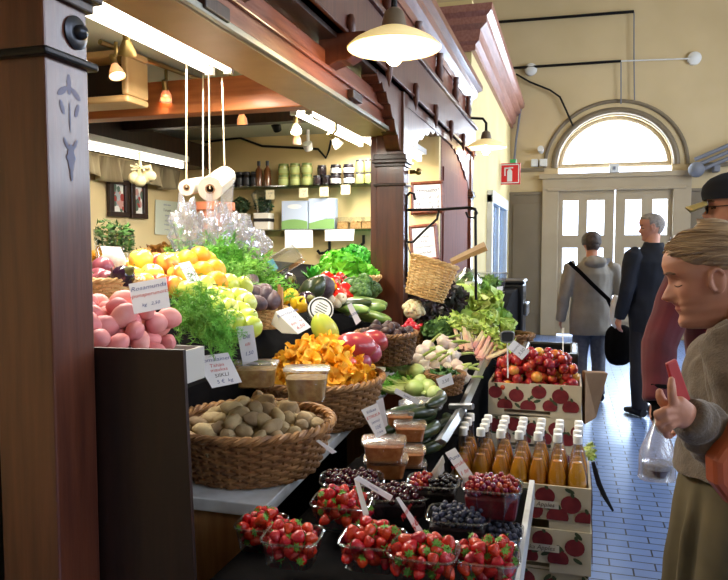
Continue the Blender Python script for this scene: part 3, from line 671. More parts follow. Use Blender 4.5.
# herb pots on the lower shelf
mat('pot_white',(226,220,208),rough=.5); mat('pot_band',(30,30,32),rough=.5)
mat('herb_green',(52,84,40),(86,124,56),scale=20,rough=.6,rnd=.2); mat('herb_dark',(34,58,32),(58,84,44),scale=20,rough=.6,rnd=.2)
def leafcloud(mb,c,r,n,s,rg,m=0,sq=1):
    c=Vector(c)
    for _ in range(n):
        d=Vector((rg.gauss(0,1),rg.gauss(0,1),rg.gauss(0,1))).normalized()*rg.uniform(.5,1)**.5; p=c+Vector((d.x*r[0],d.y*r[1],d.z*r[2]))
        a=Vector((rg.gauss(0,1),rg.gauss(0,1),rg.gauss(0,.6))).normalized(); b=a.cross(d if d.length>0 else Vector((0,0,1))).normalized(); nn=a.cross(b)
        q=s*rg.uniform(.7,1.3)
        mb.add([p-a*q,p+b*q*.5*sq+nn*q*.2,p+a*q,p-b*q*.5*sq+nn*q*.2],[(0,1,2,3)],m)
rg=random.Random(3)
for k,(x,yb,yt,mt) in enumerate(((241,233,192,'herb_dark'),(264,233,196,'herb_dark'))):
    c=P(x,231,Y=YB-.12); t=thing('herb_pot',('white pot of dark herbs with a black band, next to the bag roll','wrapped white pot of dark herbs beside the picture boxes')[k],'potted herb',(c.x,c.y,z2))
    m=MB(); m.box((c.x,c.y,z2+.065),(.12,.1,.13),taper=1.08); m.build('pot','pot_white',t,smooth=False,bevel=.006)
    m=MB(); m.box((c.x,c.y,z2+.075),(.128,.108,.025)); m.build('band','pot_band',t,smooth=False)
    m=MB(); leafcloud(m,(c.x,c.y,z2+.19),(.075,.06,.07),260,.02,rg); m.build('leaves',mt,t,smooth=False)
    if k==1: m=MB(); m.lathe([(.05,.12),(.075,.2),(.1,.27),(.06,.31)],14,Matrix.Translation((c.x,c.y,z2))); m.build('wrap','cling',t)
# left wall: framed pictures, sheet, valance, garlic
def wallpic(px,X,label,art):
    q=[P(x,y,X=X) for x,y in px]; ys=[q[0].y,q[1].y]; zs=[q[0].z,q[2].z]; y0,y1,z1_,z0_=ys[0],ys[1],max(zs),min(zs)
    t=thing('framed_picture',label,'picture',(X,(y0+y1)/2,z0_)); m=MB(); e=.035
    m.bx(X,X+.03,y0,y1,z0_,z0_+e); m.bx(X,X+.03,y0,y1,z1_-e,z1_); m.bx(X,X+.03,y0,y0+e*1.4,z0_+e,z1_-e); m.bx(X,X+.03,y1-e*1.4,y1,z0_+e,z1_-e); m.build('frame','dark_wood',t,smooth=False,bevel=.004)
    m=MB(); m.bx(X,X+.01,y0+e,y1-e,z0_+e,z1_-e); m.build('mount','label_white',t,smooth=False)
    m=MB(); r=random.Random(art); cy,cz=(y0+y1)/2,(z0_+z1_)/2
    m.bx(X+.01,X+.012,y0+e*2.4,y1-e*2.4,z0_+e*2.2,z1_-e*2.2,0)
    for i in range(14):
        a,b=r.uniform(-.3,.3)*(y1-y0),r.uniform(-.28,.28)*(z1_-z0_); s=r.uniform(.012,.03); pts=[(X+.0122+i*.0001,cy+a+s*math.cos(2*PI*j/10),cz+b+s*1.2*math.sin(2*PI*j/10)) for j in range(10)]; m.add(pts,[tuple(range(10))],1+i%3)
    m.build('print',['print_grey','print_red','print_green','print_pink'],t,smooth=False)
mat('print_grey',(170,176,180),rough=.7); mat('print_red',(164,60,54),rough=.7); mat('print_green',(92,112,96),rough=.7); mat('print_pink',(200,150,140),rough=.7)
wallpic([(106,178),(126,181.5),(126,217.5),(106,215)],XL+.005,'dark framed print of red shapes, the one nearer the first post',1)
wallpic([(128,181),(144.5,184),(144.5,219),(128,217.5)],XL+.005,'dark framed pale print, the one nearer the stall corner',2)
q=[P(x,y,X=XL+.01) for x,y in ((155.5,199.5),(178,202),(177.5,236),(155,234))]
mat('pale_sheet',(214,218,196),rough=.8)
card(q,[('Hyvää ruokaa',.12,.07,'ink_blue'),('Tomaatti',.28,.11,'ink_black'),('tuoreet',.43,.07,'ink_blue'),('kauden',.58,.07,'ink_blue'),('hedelmät',.70,.07,'ink_blue'),('ja marjat',.84,.06,'ink_blue')],'handwritten pale poster on the inner wall by the bag rolls',name='poster',cat='poster',body='pale_sheet')
mat('valance',(176,160,126),(138,122,94),scale=5,rough=.9,stretch=(1,6,.4))
m=MB()
def val(u,v):
    y=2.6+u*2.3; z=2.1-v*(.15+.02*math.sin(u*23)); return (XL+.07+.035*math.sin(u*62)*(.4+v)+.012*math.sin(u*151),y,z)
m.grid(val,180,6); tag(m.build('valance','valance',loc=(XL+.07,3.7,2.1),solid=.004),'gathered beige valance along the top of the inner wall','curtain')
g=thing('garlic_braid','bunch of garlic bulbs hanging from the inner lamp','garlic',P(140,152,D=3.3)); gt=origin(g)
m=MB(); m.tube([gt,gt+Vector((0,0,-.05)),P(141,168,D=3.3)],.008,6)
for a in range(9): d=Vector((math.cos(a*.7),math.sin(a*.7),.3*math.sin(a*3))); c=P(141,168,D=3.3); m.tube([c,c+d*.05],.005,5)
m.build('stalk','pale_garlic_stalk' if False else 'tag_cream',g)
mat('garlic',(226,214,170),(206,188,140),scale=30,rough=.5,stretch=(1,1,.2))
for k,(x,y) in enumerate(((134.5,178),(145.5,178),(140,181),(150,176))):
    c=P(x,y,D=3.3+.03*(k%2)); m=MB(); m.ball(c,(.03,.03,.028),14,8); m.tube([c,c+Vector((0,0,.05)),P(141,168,D=3.3)],[.02,.008,.006],6); m.build('bulb','garlic',g)
# dark shelf beam below the poster wall
# bag rolls on cords
mat('roll_film',(236,226,214),rough=.3,coat=.3,trans=.2); mat('core',(160,124,92),rough=.8); mat('cord',(206,190,160),rough=.8)
def bagroll(a,b,r,label,cords):
    t=thing('bag_roll',label,'bag roll',b); A,B=Vector(a),Vector(b); d=(B-A).normalized(); M=Matrix.Translation(A)@Vector((0,0,1)).rotation_difference(d).to_matrix().to_4x4(); L=(B-A).length
    m=MB(); m.lathe([(r*.4,0),(r,0),(r,L),(r*.4,L),(r*.4,0)],28,M); m.build('film','roll_film',t,ang=50)
    m=MB(); m.lathe([(r*.4,-.002),(r*.4,L+.002),(r*.3,L+.002),(r*.3,-.002),(r*.4,-.002)],20,M); m.build('core','core',t)
    m=MB()
    for (p,q) in cords: m.tube([p,q],.0035,5)
    m.build('cord','cord',t)
    return t
D1=2.75
a,b=P(186.5,187.5,D=D1),P(203,184,D=D1+.32); bagroll(a,b,.032,'smaller roll of plastic bags on cords above the dill',[(P(186.5,62,D=D1),a),(P(203,75,D=D1+.3),b)])
a,b=P(210,189,D=D1-.15),P(225,177,D=D1+.25); br=bagroll(a,b,.046,'bigger roll of plastic bags on cords above the dill',[(P(209,62,D=D1-.15),a),(P(222,78,D=D1+.2),b)])
def sheet(fn,nu,nv,mname,name,parent=None,label=None,cat=None,loc=None,group=None):
    m=MB(); m.grid(fn,nu,nv); o=m.build(name,mname,parent,loc=loc)
    if label: tag(o,label,cat,group)
    return o
def hang(c0,c1,drop,seed,amp=.02,taper=.4):
    c0,c1=Vector(c0),Vector(c1)
    def f(u,v):
        p=c0.lerp(c1,.5+(u-.5)*(1-taper*v)); q=noise.noise(Vector((u*4,v*3,seed)))*amp*v; return (p.x+q*.7,p.y+noise.noise(Vector((u*4+9,v*3,seed)))*amp*2*v,p.z-drop*v)
    return f
sheet(hang(P(219,180,D=2.75),P(234,172,D=2.95),.27,4),10,12,'bag_film','loose_sheet',br)
sheet(hang(P(206,193,D=2.6),P(212,192,D=2.6),.15,7,.01,.1),6,8,'bag_film','end_sheet',br)
# crumpled plastic bags behind the dill and on the counter
def crumple(c,r,seed,label,group=None):
    m=MB(); c=Vector(c)
    def fn(v):
        n=noise.noise(v*2.2+Vector((seed,0,0)))+.7*abs(noise.noise(v*5+Vector((0,seed,0)))); return v*(1+.6*n)
    m.ball(c,r,40,26,fn=fn,R=Matrix.Rotation(seed,3,'Z')); o=m.build('plastic_bag','crinkle',ang=12,loc=c); tag(o,label,'plastic bag',group)
for k,(x,y,D,r,l) in enumerate(((186,228,3.0,(.07,.05,.13),'crumpled clear bag hanging under the smaller bag roll'),(205,236,2.95,(.06,.06,.09),'crumpled clear bag between the two bag rolls, low behind the dill'),(221,230,2.9,(.05,.05,.12),'clear bag hanging off the bigger bag roll'),(238,238,3.1,(.1,.08,.1),'big crumpled clear bag behind the dill, under the herb pots'),(255,244,3.15,(.07,.07,.07),'crumpled clear bag next to the leaning plastic box'))):
    crumple(P(x,y,D=D),tuple(q*.82 for q in r),k*1.7+.3,l)
# terracotta pot and white box on the back counter
m=MB(); c=P(214,222,D=3.6); m.lathe([(0,-.12),(.07,-.12),(.1,.06),(.11,.06),(.11,.1),(.09,.1),(.08,.02),(0,.02)],20,Matrix.Translation(c)); mat('terracotta',(190,112,78),rough=.8); tag(m.build('clay_pot','terracotta',loc=c),'terracotta pot behind the hanging bag rolls','pot')
# leaning clear container with a blue label
t=thing('clear_box','leaning clear plastic box with a blue green label above the avocados','box',P(283,262,D=3.0)); c=origin(t); R=Euler((-.2,-.55,.3)).to_matrix()
m=MB(); m.box(c,(.17,.1,.08),R,taper=.9); m.build('box','cling',t,smooth=False,bevel=.006)
mat('label_blue',(96,150,180),rough=.5); m=MB(); m.box(c+R@Vector((-.04,-.05,0)),(.03,.002,.05),R); m.build('label','label_blue',t,smooth=False)
# framed notices past the second post
def notice(px,label,lines,tiltq=0):
    q=[P(x,y,Y=YB-.03) for x,y in px]; f=quadmap(q); n=Vector((0,-1,0)); t=thing('framed_notice',label,'notice',q[3]); m=MB()
    e=.022
    def barq(i,j):
        a,b=q[i],q[j]; d=(b-a).normalized(); m.tube([a-d*e*.5,b+d*e*.5],e*.7,4,side=(0,1,.001))
    for i in range(4): barq(i,(i+1)%4)
    m.build('frame','red_wood',t,smooth=False)
    m=MB(); m.add([p+n*.004 for p in q],[(0,1,2,3)]); m.build('sheet','card',t,smooth=False)
    w=(q[1]-q[0]).length; h=(q[3]-q[0]).length
    for (tx,u,v,s,ink,al) in lines: text(tx,s*h,ink,t,lambda x,y:f(u+x/w,v-y/h)+n*.007,align=al)
notice([(412.5,184),(442,182.5),(443,211),(412.5,213)],'upper framed notice with a price list past the second post',[('Hinnasto!',.5,.25,.2,'ink_black','CENTER'),('Pussi',.12,.5,.15,'ink_black','LEFT'),('Kg',.12,.68,.15,'ink_black','LEFT'),('Ltr',.12,.85,.15,'ink_black','LEFT'),('8 · 10',.88,.5,.15,'ink_black','RIGHT'),('6 · 12',.88,.68,.15,'ink_black','RIGHT'),('8 · 9',.88,.85,.15,'ink_black','RIGHT')])
notice([(410.5,227.5),(435,225),(438,258),(413,262)],'lower framed notice, hung askew behind the hanging wicker basket',[('Kunnia',.5,.3,.11,'ink_black','CENTER'),('kirja',.5,.44,.1,'ink_black','CENTER'),('vuoden kauppias',.5,.6,.08,'ink_black','CENTER'),('Vanha halli',.5,.78,.09,'ink_black','CENTER')])
# iron bracket with hooks on the second post and the hanging basket
t=thing('iron_bracket','black iron bracket with hooks fixed to the second post','bracket',(XF,3.86,1.6)); Y0=3.86
def pp(x,y,X=None): return P(x,y,Y=Y0)
base=P(406.5,210,Y=Y0)
m=MB(); m.tube([pp(406.5,196),pp(406.5,285)],.008,8); m.tube([pp(415,200),pp(414,194),pp(410,192.5),pp(407,196)],.008,8); m.tube([pp(406.5,210),pp(440,209.5),pp(470,207.5),pp(475,209),pp(477,214)],.008,8); m.tube([pp(407,242),pp(413,242),pp(424,231),pp(437,219),pp(439,210)],.007,8); m.tube([pp(466,212),pp(468,217),pp(474,218),pp(477,213)],.006,8)
m.bx(XF-.005,base.x+.008,Y0-.015,Y0+.015,base.z+.0,base.z+.03); m.bx(XF-.005,base.x+.008,Y0-.015,Y0+.015,1.5,1.53)
m.build('arm','iron',t); m=MB(); m.tube([pp(475.5,212),pp(476,300)],.008,8); m.build('door_edge','iron',t)  # thin iron upright standing for a dark door edge
hb=wicker('wicker_basket','pale square wicker basket hanging tilted from the iron bracket','basket',P(424,298,D=3.72),(.125,.1),(.1,.085),.2,18,14,.15,'wicker_pale','wicker_pale',.006,lean=Euler((-.1,.27,0)).to_matrix())
c=origin(hb); m=MB(); a,b=P(451,262,D=3.7),P(486,246,D=3.62); R=None
m.tube([a,b],[.018,.026],4,ry=[.006,.008],side=(0,0,1)); m.build('handle','tan_rail',hb,smooth=False)
m=MB(); m.tube([P(412,256,D=3.7),P(409,250,D=3.74),P(407,243,D=3.8)],.004,5); m.build('strap','iron',hb)
# ================================================================== display furniture
ZT=.845                       # white shelf top
def H(x,y):                   # inner stand: sloping from the shelf up to the inner wall
    if x>-1.13: return ZT
    if x>-1.5: return 1.06+(-1.13-x)/.37*.26
    return 1.32+min(1,(-1.5-x)/1.0)*.09
def on(x,y,dz=0,fn=H):
    d=FW+RT*((x-364)/F)+UP*((290-y)/F); t=.9
    while t<7:
        p=Vector((0,0,CZ))+d*t
        if p.z<=fn(p.x,p.y)+dz: return p
        t+=.004
    return p
m=MB(); m.prism([(-1.13,0),(-1.13,1.06),(-1.5,1.32),(-2.5,1.41),(-3.04,1.41),(-3.04,0)],'y',1.2,4.98)
st=tag(m.build('display_stand','black_cloth',loc=(-1.8,1.6,0),smooth=False),'dark sloping stand carrying the fruit inside the stall','display stand')
def T(x,y,D=None,**k): return P(x,y,D=D,**k)
# end board beside the first post
m=MB(); A=[P(99,349,Y=1.16),P(183,350,Y=1.16),P(201,600,Y=1.16),P(100,600,Y=1.16)]; A[2].z=A[3].z=0; A[2].x=-.66; A[3].x=-1.02; A[0].x=-1.02
m.add(A+[p+Vector((0,.010,0)) for p in A],[(0,1,2,3),(7,6,5,4),(0,4,5,1),(1,5,6,2),(2,6,7,3),(3,7,4,0)])
tag(m.build('end_board','board_wood',loc=(-.75,1.16,0),smooth=False),'tall dark board closing the display next to the first post','board')
# block and grey tray for the red potatoes
m=MB(); m.bx(-1.128,-1.0,1.2,1.6,0,1.15); tag(m.build('crate_block','dark_wood',loc=(-1.1,1.4,0),smooth=False),'dark wooden block under the red potatoes, behind the end board','block')
mat('grey_card',(176,172,164),rough=.7)
t=thing('potato_tray','shallow grey tray holding the red potatoes','tray',(-1.1,1.4,1.15)); m=MB()
m.bx(-1.32,-.925,1.21,1.62,1.151,1.16); m.bx(-.935,-.925,1.21,1.62,1.16,1.235); m.bx(-1.32,-1.31,1.21,1.62,1.16,1.235); m.bx(-1.31,-.935,1.21,1.22,1.16,1.235); m.bx(-1.31,-.935,1.61,1.62,1.16,1.235); m.build('tray','grey_card',t,smooth=False)
# long white shelf on the aisle side
sh=thing('white_shelf','worn white shelf along the stall under the potato and mushroom baskets','shelf',(-.95,1.57,ZT-.035)); m=MB()
m.add([(-.725,1.565,ZT-.035),(-.815,3.3,ZT-.035),(-1.13,3.3,ZT-.035),(-1.13,1.565,ZT-.035),(-.725,1.565,ZT-.001),(-.815,3.3,ZT-.001),(-1.13,3.3,ZT-.001),(-1.13,1.565,ZT-.001)],[(0,1,2,3),(7,6,5,4),(0,4,5,1),(1,5,6,2),(2,6,7,3),(3,7,4,0)])
m.build('board','worn_white',sh,smooth=False,bevel=.003)
m=MB(); m.bx(-.98,-.795,1.59,1.70,0,ZT-.036); m.build('leg','pale_wood',sh,smooth=False,bevel=.004); m=MB(); m.bx(-.98,-.85,3.0,3.1,0,ZT-.036); m.build('leg','pale_wood',sh,smooth=False,bevel=.004)
# black cloth table for the berries, and table for the greens
ZB=.80
m=MB(); m.bx(-.715,-.10,1.13,1.56,ZB-.03,ZB); m.bx(-.66,-.10,1.56,2.0,ZB-.03,ZB); m.bx(-.715,-.11,1.14,1.17,0,ZB-.03); m.bx(-.13,-.11,1.14,2.0,0,ZB-.03); m.bx(-.715,-.69,1.14,1.56,0,ZB-.03)
bt=thing('berry_table','black draped table carrying the strawberry punnets','table',(-.4,1.5,0)); m.build('cloth','black_cloth',bt,smooth=False,bevel=.004)
m=MB(); m.bx(-.10,-.085,1.13,2.0,ZB-.04,ZB+.03); m.build('edge_board','worn_white',bt,smooth=False,bevel=.002)
ZG=.80
def HG(x,y): return ZG if y<2.5 else ZG+.155*(y-2.5) if y<4.9 else ZG+.372
gt_=thing('greens_table','black sloping table with the cucumbers, garlic and lettuces','table',(-.55,3.4,0)); m=MB()
m.prism([(2.02,0),(2.02,ZG-.002),(2.5,ZG-.002),(4.9,HG(0,4.9)-.002),(5.5,HG(0,4.9)-.002),(5.5,0)],'x',-.66,-.385); m.bx(-.89,-.66,3.95,5.5,0,HG(0,3.95)-.005); m.build('top','black_cloth',gt_,smooth=False)
m=MB(); m.tube([(-.375,2.1,ZG+.09),(-.375,2.56,ZG+.095),(-.375,3.6,HG(0,3.6)+.03)],.010,4,ry=.02); m.build('rail','steel',gt_,smooth=False)
m=MB(); m.bx(-.40,-.36,2.52,2.56,ZG-.1,ZG+.11); m.tube([(-.42,2.54,ZG+.10),(-.33,2.5,ZG+.115)],.012,6); m.build('rail_bracket','steel',gt_,smooth=False)
# ================================================================== fruit kinds
def blob(seed,a,f=1.5):
    s=Vector((seed*3.1,seed*1.7,seed*.9))
    return lambda v:v*(1+a*noise.noise(v*f+s))
def proto_ball(name,r,mt,seed,a=.08,f=1.5,n=16,k=10):
    m=MB(); m.ball((0,0,0),r,n,k,fn=blob(seed,a,f)); return m.build(name,mt)
mat('potato',(174,152,114),(138,116,86),scale=14,rough=.85,bump=.25,bscale=60,rnd=.14)
mat('red_potato',(214,128,128),(232,172,156),scale=9,rough=.55,bump=.1,bscale=50,rnd=.12,lo=.45,hi=.75)
mat('apple_mix',(214,60,50),(238,206,84),scale=11,rough=.25,coat=.5,rnd=.12,lo=.42,hi=.58,stretch=(1,1,.5),c3=(238,130,64))
mat('apple_green',(194,210,70),(216,222,112),scale=10,rough=.3,coat=.4,rnd=.12)
mat('apple_yellow',(232,206,84),(226,160,70),scale=9,rough=.3,coat=.4,rnd=.1)
mat('orange_skin',(248,156,28),(250,176,44),scale=9,rough=.4,bump=.15,bscale=120,rnd=.07)
mat('lemon_skin',(248,222,62),(244,206,44),scale=9,rough=.4,bump=.12,bscale=90)
mat('avocado_skin',(74,58,66),(104,82,86),scale=14,rough=.5,bump=.3,bscale=80,rnd=.2)
mat('onion_purple',(126,52,72),(156,84,96),scale=6,rough=.35,coat=.3,stretch=(6,6,.6),rnd=.12)
mat('aubergine',(44,22,42),(60,34,58),scale=5,rough=.15,coat=.7)
mat('stalk',(96,104,52),(122,110,64),scale=10,rough=.7)
mat('chanterelle',(250,190,50),(253,212,90),scale=30,rough=.6,rnd=.12,c3=(246,174,36),bump=.2,bscale=120)
mat('funnel',(178,124,54),(140,88,36),scale=30,rough=.7,rnd=.2)
mat('mango_red',(156,44,58),(206,112,66),scale=6,rough=.3,coat=.4,lo=.4,hi=.7,c3=(172,62,70))
mat('melon',(206,206,74),(170,194,72),scale=5,rough=.4,coat=.2)
mat('pepper_red',(216,36,30),(200,28,26),scale=6,rough=.2,coat=.6); mat('pepper_yellow',(248,196,40),rough=.2,coat=.6)
mat('dill',(136,200,76),(100,166,58),scale=25,rough=.6,rnd=.15,c3=(118,186,64)); mat('parsley',(92,182,40),(126,214,60),scale=14,rough=.55,rnd=.12)
mat('parsley_dark',(50,150,40),(76,180,52),scale=14,rough=.55)
mat('lettuce',(172,206,86),(206,224,132),scale=12,rough=.45,rnd=.1); mat('lettuce_dark',(112,158,62),(150,190,88),scale=12,rough=.5)
mat('kale_dark',(40,48,36),(66,44,52),scale=12,rough=.6)
mat('cucumber',(36,52,28),(58,76,38),scale=14,rough=.35,coat=.3,rnd=.2,stretch=(1,1,.3)); mat('courgette',(92,130,62),(140,166,92),scale=14,rough=.4,coat=.2,rnd=.15)
mat('garlic_white',(234,224,202),(206,180,168),scale=30,rough=.5,stretch=(1,1,.2),rnd=.06); mat('green_stalk',(150,178,84),(186,196,116),scale=16,rough=.5)
mat('fennel',(206,222,150),(172,200,110),scale=10,rough=.4); mat('endive_pink',(216,150,146),(232,216,170),scale=10,rough=.45,lo=.4,hi=.6)
mat('beet',(110,36,52),(84,28,40),scale=12,rough=.6,rnd=.15); mat('radish',(206,36,52),rough=.3,coat=.3); mat('cauli',(240,232,196),(226,214,168),scale=40,rough=.7)
mat('shallot_dark',(52,34,36),(78,52,48),scale=14,rough=.55,rnd=.25); mat('mush_white',(226,212,186),rough=.6)
mat('strawberry',(178,24,24),(204,42,32),scale=20,rough=.25,coat=.4,rnd=.16,bump=.35,bscale=170); mat('calyx',(112,160,56),(90,136,46),scale=20,rough=.6)
mat('blueberry',(38,42,62),(58,62,84),scale=30,rough=.5,rnd=.2); mat('blackcurrant',(26,16,22),rough=.18,coat=.6,rnd=.3); mat('redcurrant',(150,18,32),rough=.15,coat=.7,rnd=.35); mat('cherry_dark',(64,14,28),rough=.15,coat=.6,rnd=.25)
mat('plum',(150,30,42),(232,150,64),scale=26,rough=.25,coat=.35,rnd=.18,lo=.48,hi=.72,c3=(196,52,48)); mat('plum_yellow',(240,188,80),(226,110,64),scale=22,rough=.3,coat=.3,rnd=.1)
mat('juice',(236,160,44),(226,140,34),scale=8,rough=.12,coat=.9,rnd=.05,sss=0)
mat('cap_white',(242,242,238),rough=.35)
# ---- potatoes
pot=[proto_ball('potato',(.036+.003*i,.026,.024),'potato',i+1,.16,1.3) for i in range(3)]+[proto_ball('potato',(.043,.024,.022),'potato',9,.14,1.3)]
basket=wicker('wicker_basket','big brown wicker basket heaped with potatoes at the shelf corner','basket',(-.89,1.83,ZT+.004),(.235,.235),(.185,.19),.135,44,13,0,'wicker','wicker_rim',.0068)
for p in pile(-.89,1.83,.20,.20,lambda x,y:ZT+.09,.0225,150,.07,seed=5,pack=1.70):
    place(random.choice(pot),p,R3(.5),U(.7,1.0),'brown floury potato in the heap of the big front basket','potato','potatoes in the big basket')
rp=[proto_ball('red_potato',(.034,.026,.025),'red_potato',i+20,.14,1.2) for i in range(3)]
for p in pile(-1.12,1.425,.165,.165,lambda x,y:1.175+.20*max(0,y-1.25),.026,140,.105,seed=8,sq=5,pack=1.74):
    place(random.choice(rp),p,R3(.5),U(.85,1.12),'pinkish red potato heaped behind the dark end board','potato','red potatoes behind the board')
# plastic tubs on the potatoes
def tub(name,label,c,w,d,h,rot,fill,lid=True,fillm=None,group=None,cat='tub'):
    t=thing(name,label,cat,c,group); R=Matrix.Rotation(rot,3,'Z'); c=Vector(c); m=MB()
    def rr(s,z,wd,dp):
        return [c+R@Vector((wd/2*s*math.copysign(abs(math.cos(a))**.4,math.cos(a)),dp/2*s*math.copysign(abs(math.sin(a))**.4,math.sin(a)),z)) for a in [2*PI*i/28 for i in range(28)]]
    rings=[rr(.82,0,w,d),rr(1,h,w,d),rr(1.05,h,w,d),rr(1.05,h-.006,w,d)]
    vs=[p for r in rings for p in r]; fs=[(k*28+i,k*28+(i+1)%28,(k+1)*28+(i+1)%28,(k+1)*28+i) for k in range(3) for i in range(28)]+[tuple(range(27,-1,-1))]
    m.add(vs,fs); m.build('tub','clear_plastic',t,ang=30)
    if fillm:
        m=MB(); f=[rr(.80,.003,w,d),rr(.80+.17*fill,h*fill,w,d)]; m.add([p for r in f for p in r],[(i,(i+1)%28,28+(i+1)%28,28+i) for i in range(28)]+[tuple(range(27,-1,-1)),tuple(range(28,56))]); m.build('contents',fillm,t,ang=30)
    if lid:
        m=MB(); f=[rr(1.06,h+.001,w,d),rr(1.06,h+.006,w,d),rr(.9,h+.008,w,d)]; m.add([p for r in f for p in r],[(k*28+i,k*28+(i+1)%28,(k+1)*28+(i+1)%28,(k+1)*28+i) for k in range(2) for i in range(28)]+[tuple(range(27,-1,-1)),tuple(range(56,84))]); m.build('lid','cling',t,ang=30)
    return t
mat('mush_fill',(206,168,104),(170,124,70),scale=50,rough=.6)
tub('plastic_tub','clear lidded tub of sliced mushrooms set on the potatoes, in front',P(307,399,D=1.97),.125,.10,.085,.3,.75,True,'mush_fill')
tub('plastic_tub','clear lidded tub set on the potatoes, behind the potato price card',P(257,386,D=2.0),.12,.09,.065,.3,.8,True,'mush_fill')
# ---- chanterelles
def chant(name,mt,seed):
    r=random.Random(seed); ph=[r.uniform(0,6) for _ in range(4)]; m=MB(); R_=r.uniform(.021,.028)
    def fn(v,a,t):
        w=t*t; k=1+.22*w*math.sin(3*a+ph[0])+.13*w*math.sin(5*a+ph[1]); return Vector((v.x*k,v.y*k,v.z+w*.010*math.sin(2*a+ph[2])+w*.006*math.sin(5*a+ph[3])))
    m.lathe([(0,-.03),(.006,-.028),(.0065,-.014),(.009,-.004),(R_*.6,.006),(R_*.95,.013),(R_*1.0,.014),(R_*.75,.009),(R_*.35,.002),(0,-.003)],18,None,0,fn); return m.build(name,mt)
ch=[chant('chanterelle','chanterelle',i) for i in range(6)]
wicker('wicker_basket','brown wicker basket brimming with orange chanterelles','basket',(-.89,2.40,ZT+.004),(.235,.255),(.18,.19),.16,44,14,0,'wicker','wicker_rim',.0068)
for p in pile(-.89,2.40,.215,.23,lambda x,y:ZT+.15,.020,300,.15,seed=11,pack=1.58):
    place(random.choice(ch),p,R3(.8),U(.85,1.35),'orange chanterelle in the heaped mushroom basket','mushroom','chanterelles in the basket')
fu=[chant('funnel_mushroom','funnel',i+30) for i in range(4)]
c=on(152,262,.0)
for p in pile(c.x-.12,c.y+.25,.16,.22,H,.022,70,.10,seed=12,pack=1.58):
    place(random.choice(fu),p,R3(.9),U(.9,1.5),'brown funnel mushroom in the loose heap behind the apples','mushroom','funnel mushrooms behind the apples')
c=on(100,262,.0)
for p in pile(c.x-.05,c.y+.05,.06,.09,H,.02,16,.05,seed=13,pack=1.58):
    place(random.choice(ch),p,R3(.8),U(.9,1.2),'orange chanterelle in the small heap by the first post','mushroom','chanterelles by the first post')
# ---- apples and other round fruit
def apple(name,mt,r,pear=0):
    m=MB(); pr=[]; n=14
    for i in range(n+1):
        a=-PI/2+PI*i/n; rr=math.cos(a)**.85 if math.cos(a)>0 else 0; z=math.sin(a)
        if pear: rr*=1-.28*max(0,z)**1.2*pear; z=z*(1+.35*pear*max(0,z))
        else: z=z*.92-.0+(-.22*math.exp(-(rr/.28)**2) if z>0 else .14*math.exp(-(rr/.25)**2))
        pr.append((max(rr,0)*r,z*r))
    pr[0]=(0,pr[0][1]); pr[-1]=(0,pr[-1][1]); m.lathe(pr,20,None,0,lambda v,a,t:Vector((v.x*(1+.03*math.cos(5*a)*(1-t)),v.y*(1+.03*math.cos(5*a)*(1-t)),v.z)))
    o=m.build(name,mt); z=pr[-1][1]; s=MB(); s.tube([(0,0,z-.002),(.002,0,z+.008),(.006,.001,z+.016)],.0017,6); s.build('stem','stalk',o); return o
am=apple('apple','apple_mix',.04); ag=apple('apple','apple_green',.037); ay=apple('apple','apple_yellow',.04); pe=apple('pear','apple_green',.034,1)
og=proto_ball('orange',.039,'orange_skin',3,.03); lm=proto_ball('lemon',(.042,.03,.03),'lemon_skin',4,.05); av=proto_ball('avocado',(.042,.032,.030),'avocado_skin',6,.08)
def row(proto,pts,label,cat,grp,dz,tilt=.5,s=(.95,1.08),D=None):
    for q in pts:
        p=on(q[0],q[1],dz) if len(q)==2 else P(q[0],q[1],D=q[2]); place(proto,p,R3(tilt),U(*s),label,cat,grp)
def single(proto,x,y,D,label,cat,s=1,rot=None): return place(proto,P(x,y,D=D),rot or R3(.5),s,label,cat)
for (x,y,D,pt,l,s) in ((141,260,2.38,am,'big red and yellow apple, topmost of the mixed heap beside the onion basket',1.05),(152,275,2.28,ay,'yellow apple right below the topmost red and yellow apple',1.0),(168,264,2.42,am,'red flushed apple between the topmost apple and the oranges',1.1),(132,276,2.3,ay,'yellow apple at the edge next to the dark aubergine',.95),(173,287,2.22,am,'red and green apple behind the white card on the red potatoes',1.0),(189,290,2.2,ag,'green apple just under the white card on the oranges',1.0),(160,283,2.25,am,'small red apple at the foot of the mixed heap',.85),(178,274,2.3,am,'red apple half hidden behind the white card on the oranges',.9),(155,262,2.5,am,'red apple at the back of the mixed heap',.95),(126,268,2.42,am,'red apple at the back next to the pale onion',.9),(143,283,2.2,ay,'yellow apple lowest in the mixed heap',.95)): single(pt,x,y,D,l,'apple',s,(U(-.4,.4),U(-.4,.4),U(0,6)))
for (x,y,D) in ((187,261,2.5),(200,257,2.55),(203,272,2.38),(189,275,2.42),(214,271,2.42),(216,283,2.3),(207,262,2.62),(178,263,2.6),(192,267,2.6)): place(og,P(x,y,D=D),R3(1),U(.98,1.1),'bright orange in the heap next to the green dill','orange','oranges by the dill')
for (x,y,D) in ((217,285,2.32),(229,284,2.38),(211,296,2.2),(224,297,2.25),(237,298,2.3),(213,308,2.12),(228,309,2.15),(240,311,2.2),(248,318,2.14),(234,321,2.08),(246,303,2.28),(221,320,2.05),(205,287,2.25),(251,327,2.1),(243,287,2.42)): place(random.choice((pe,ag)),P(x,y,D=D),R3(.7),U(.92,1.1),'yellowish green fruit in the heap above the dill bunch','fruit','green fruit above the dill')
USED_GREEN=1
for (x,y,D) in ((236,288,2.55),(250,284,2.6),(252,294,2.5),(240,298,2.48),(257,303,2.4),(266,298,2.5),(262,291,2.58),(272,300,2.5),(246,303,2.42),(232,298,2.5)): place(av,P(x,y,D=D),R3(1),U(.92,1.1),'dark avocado in the group above the wicker punnet','avocado','dark avocados')
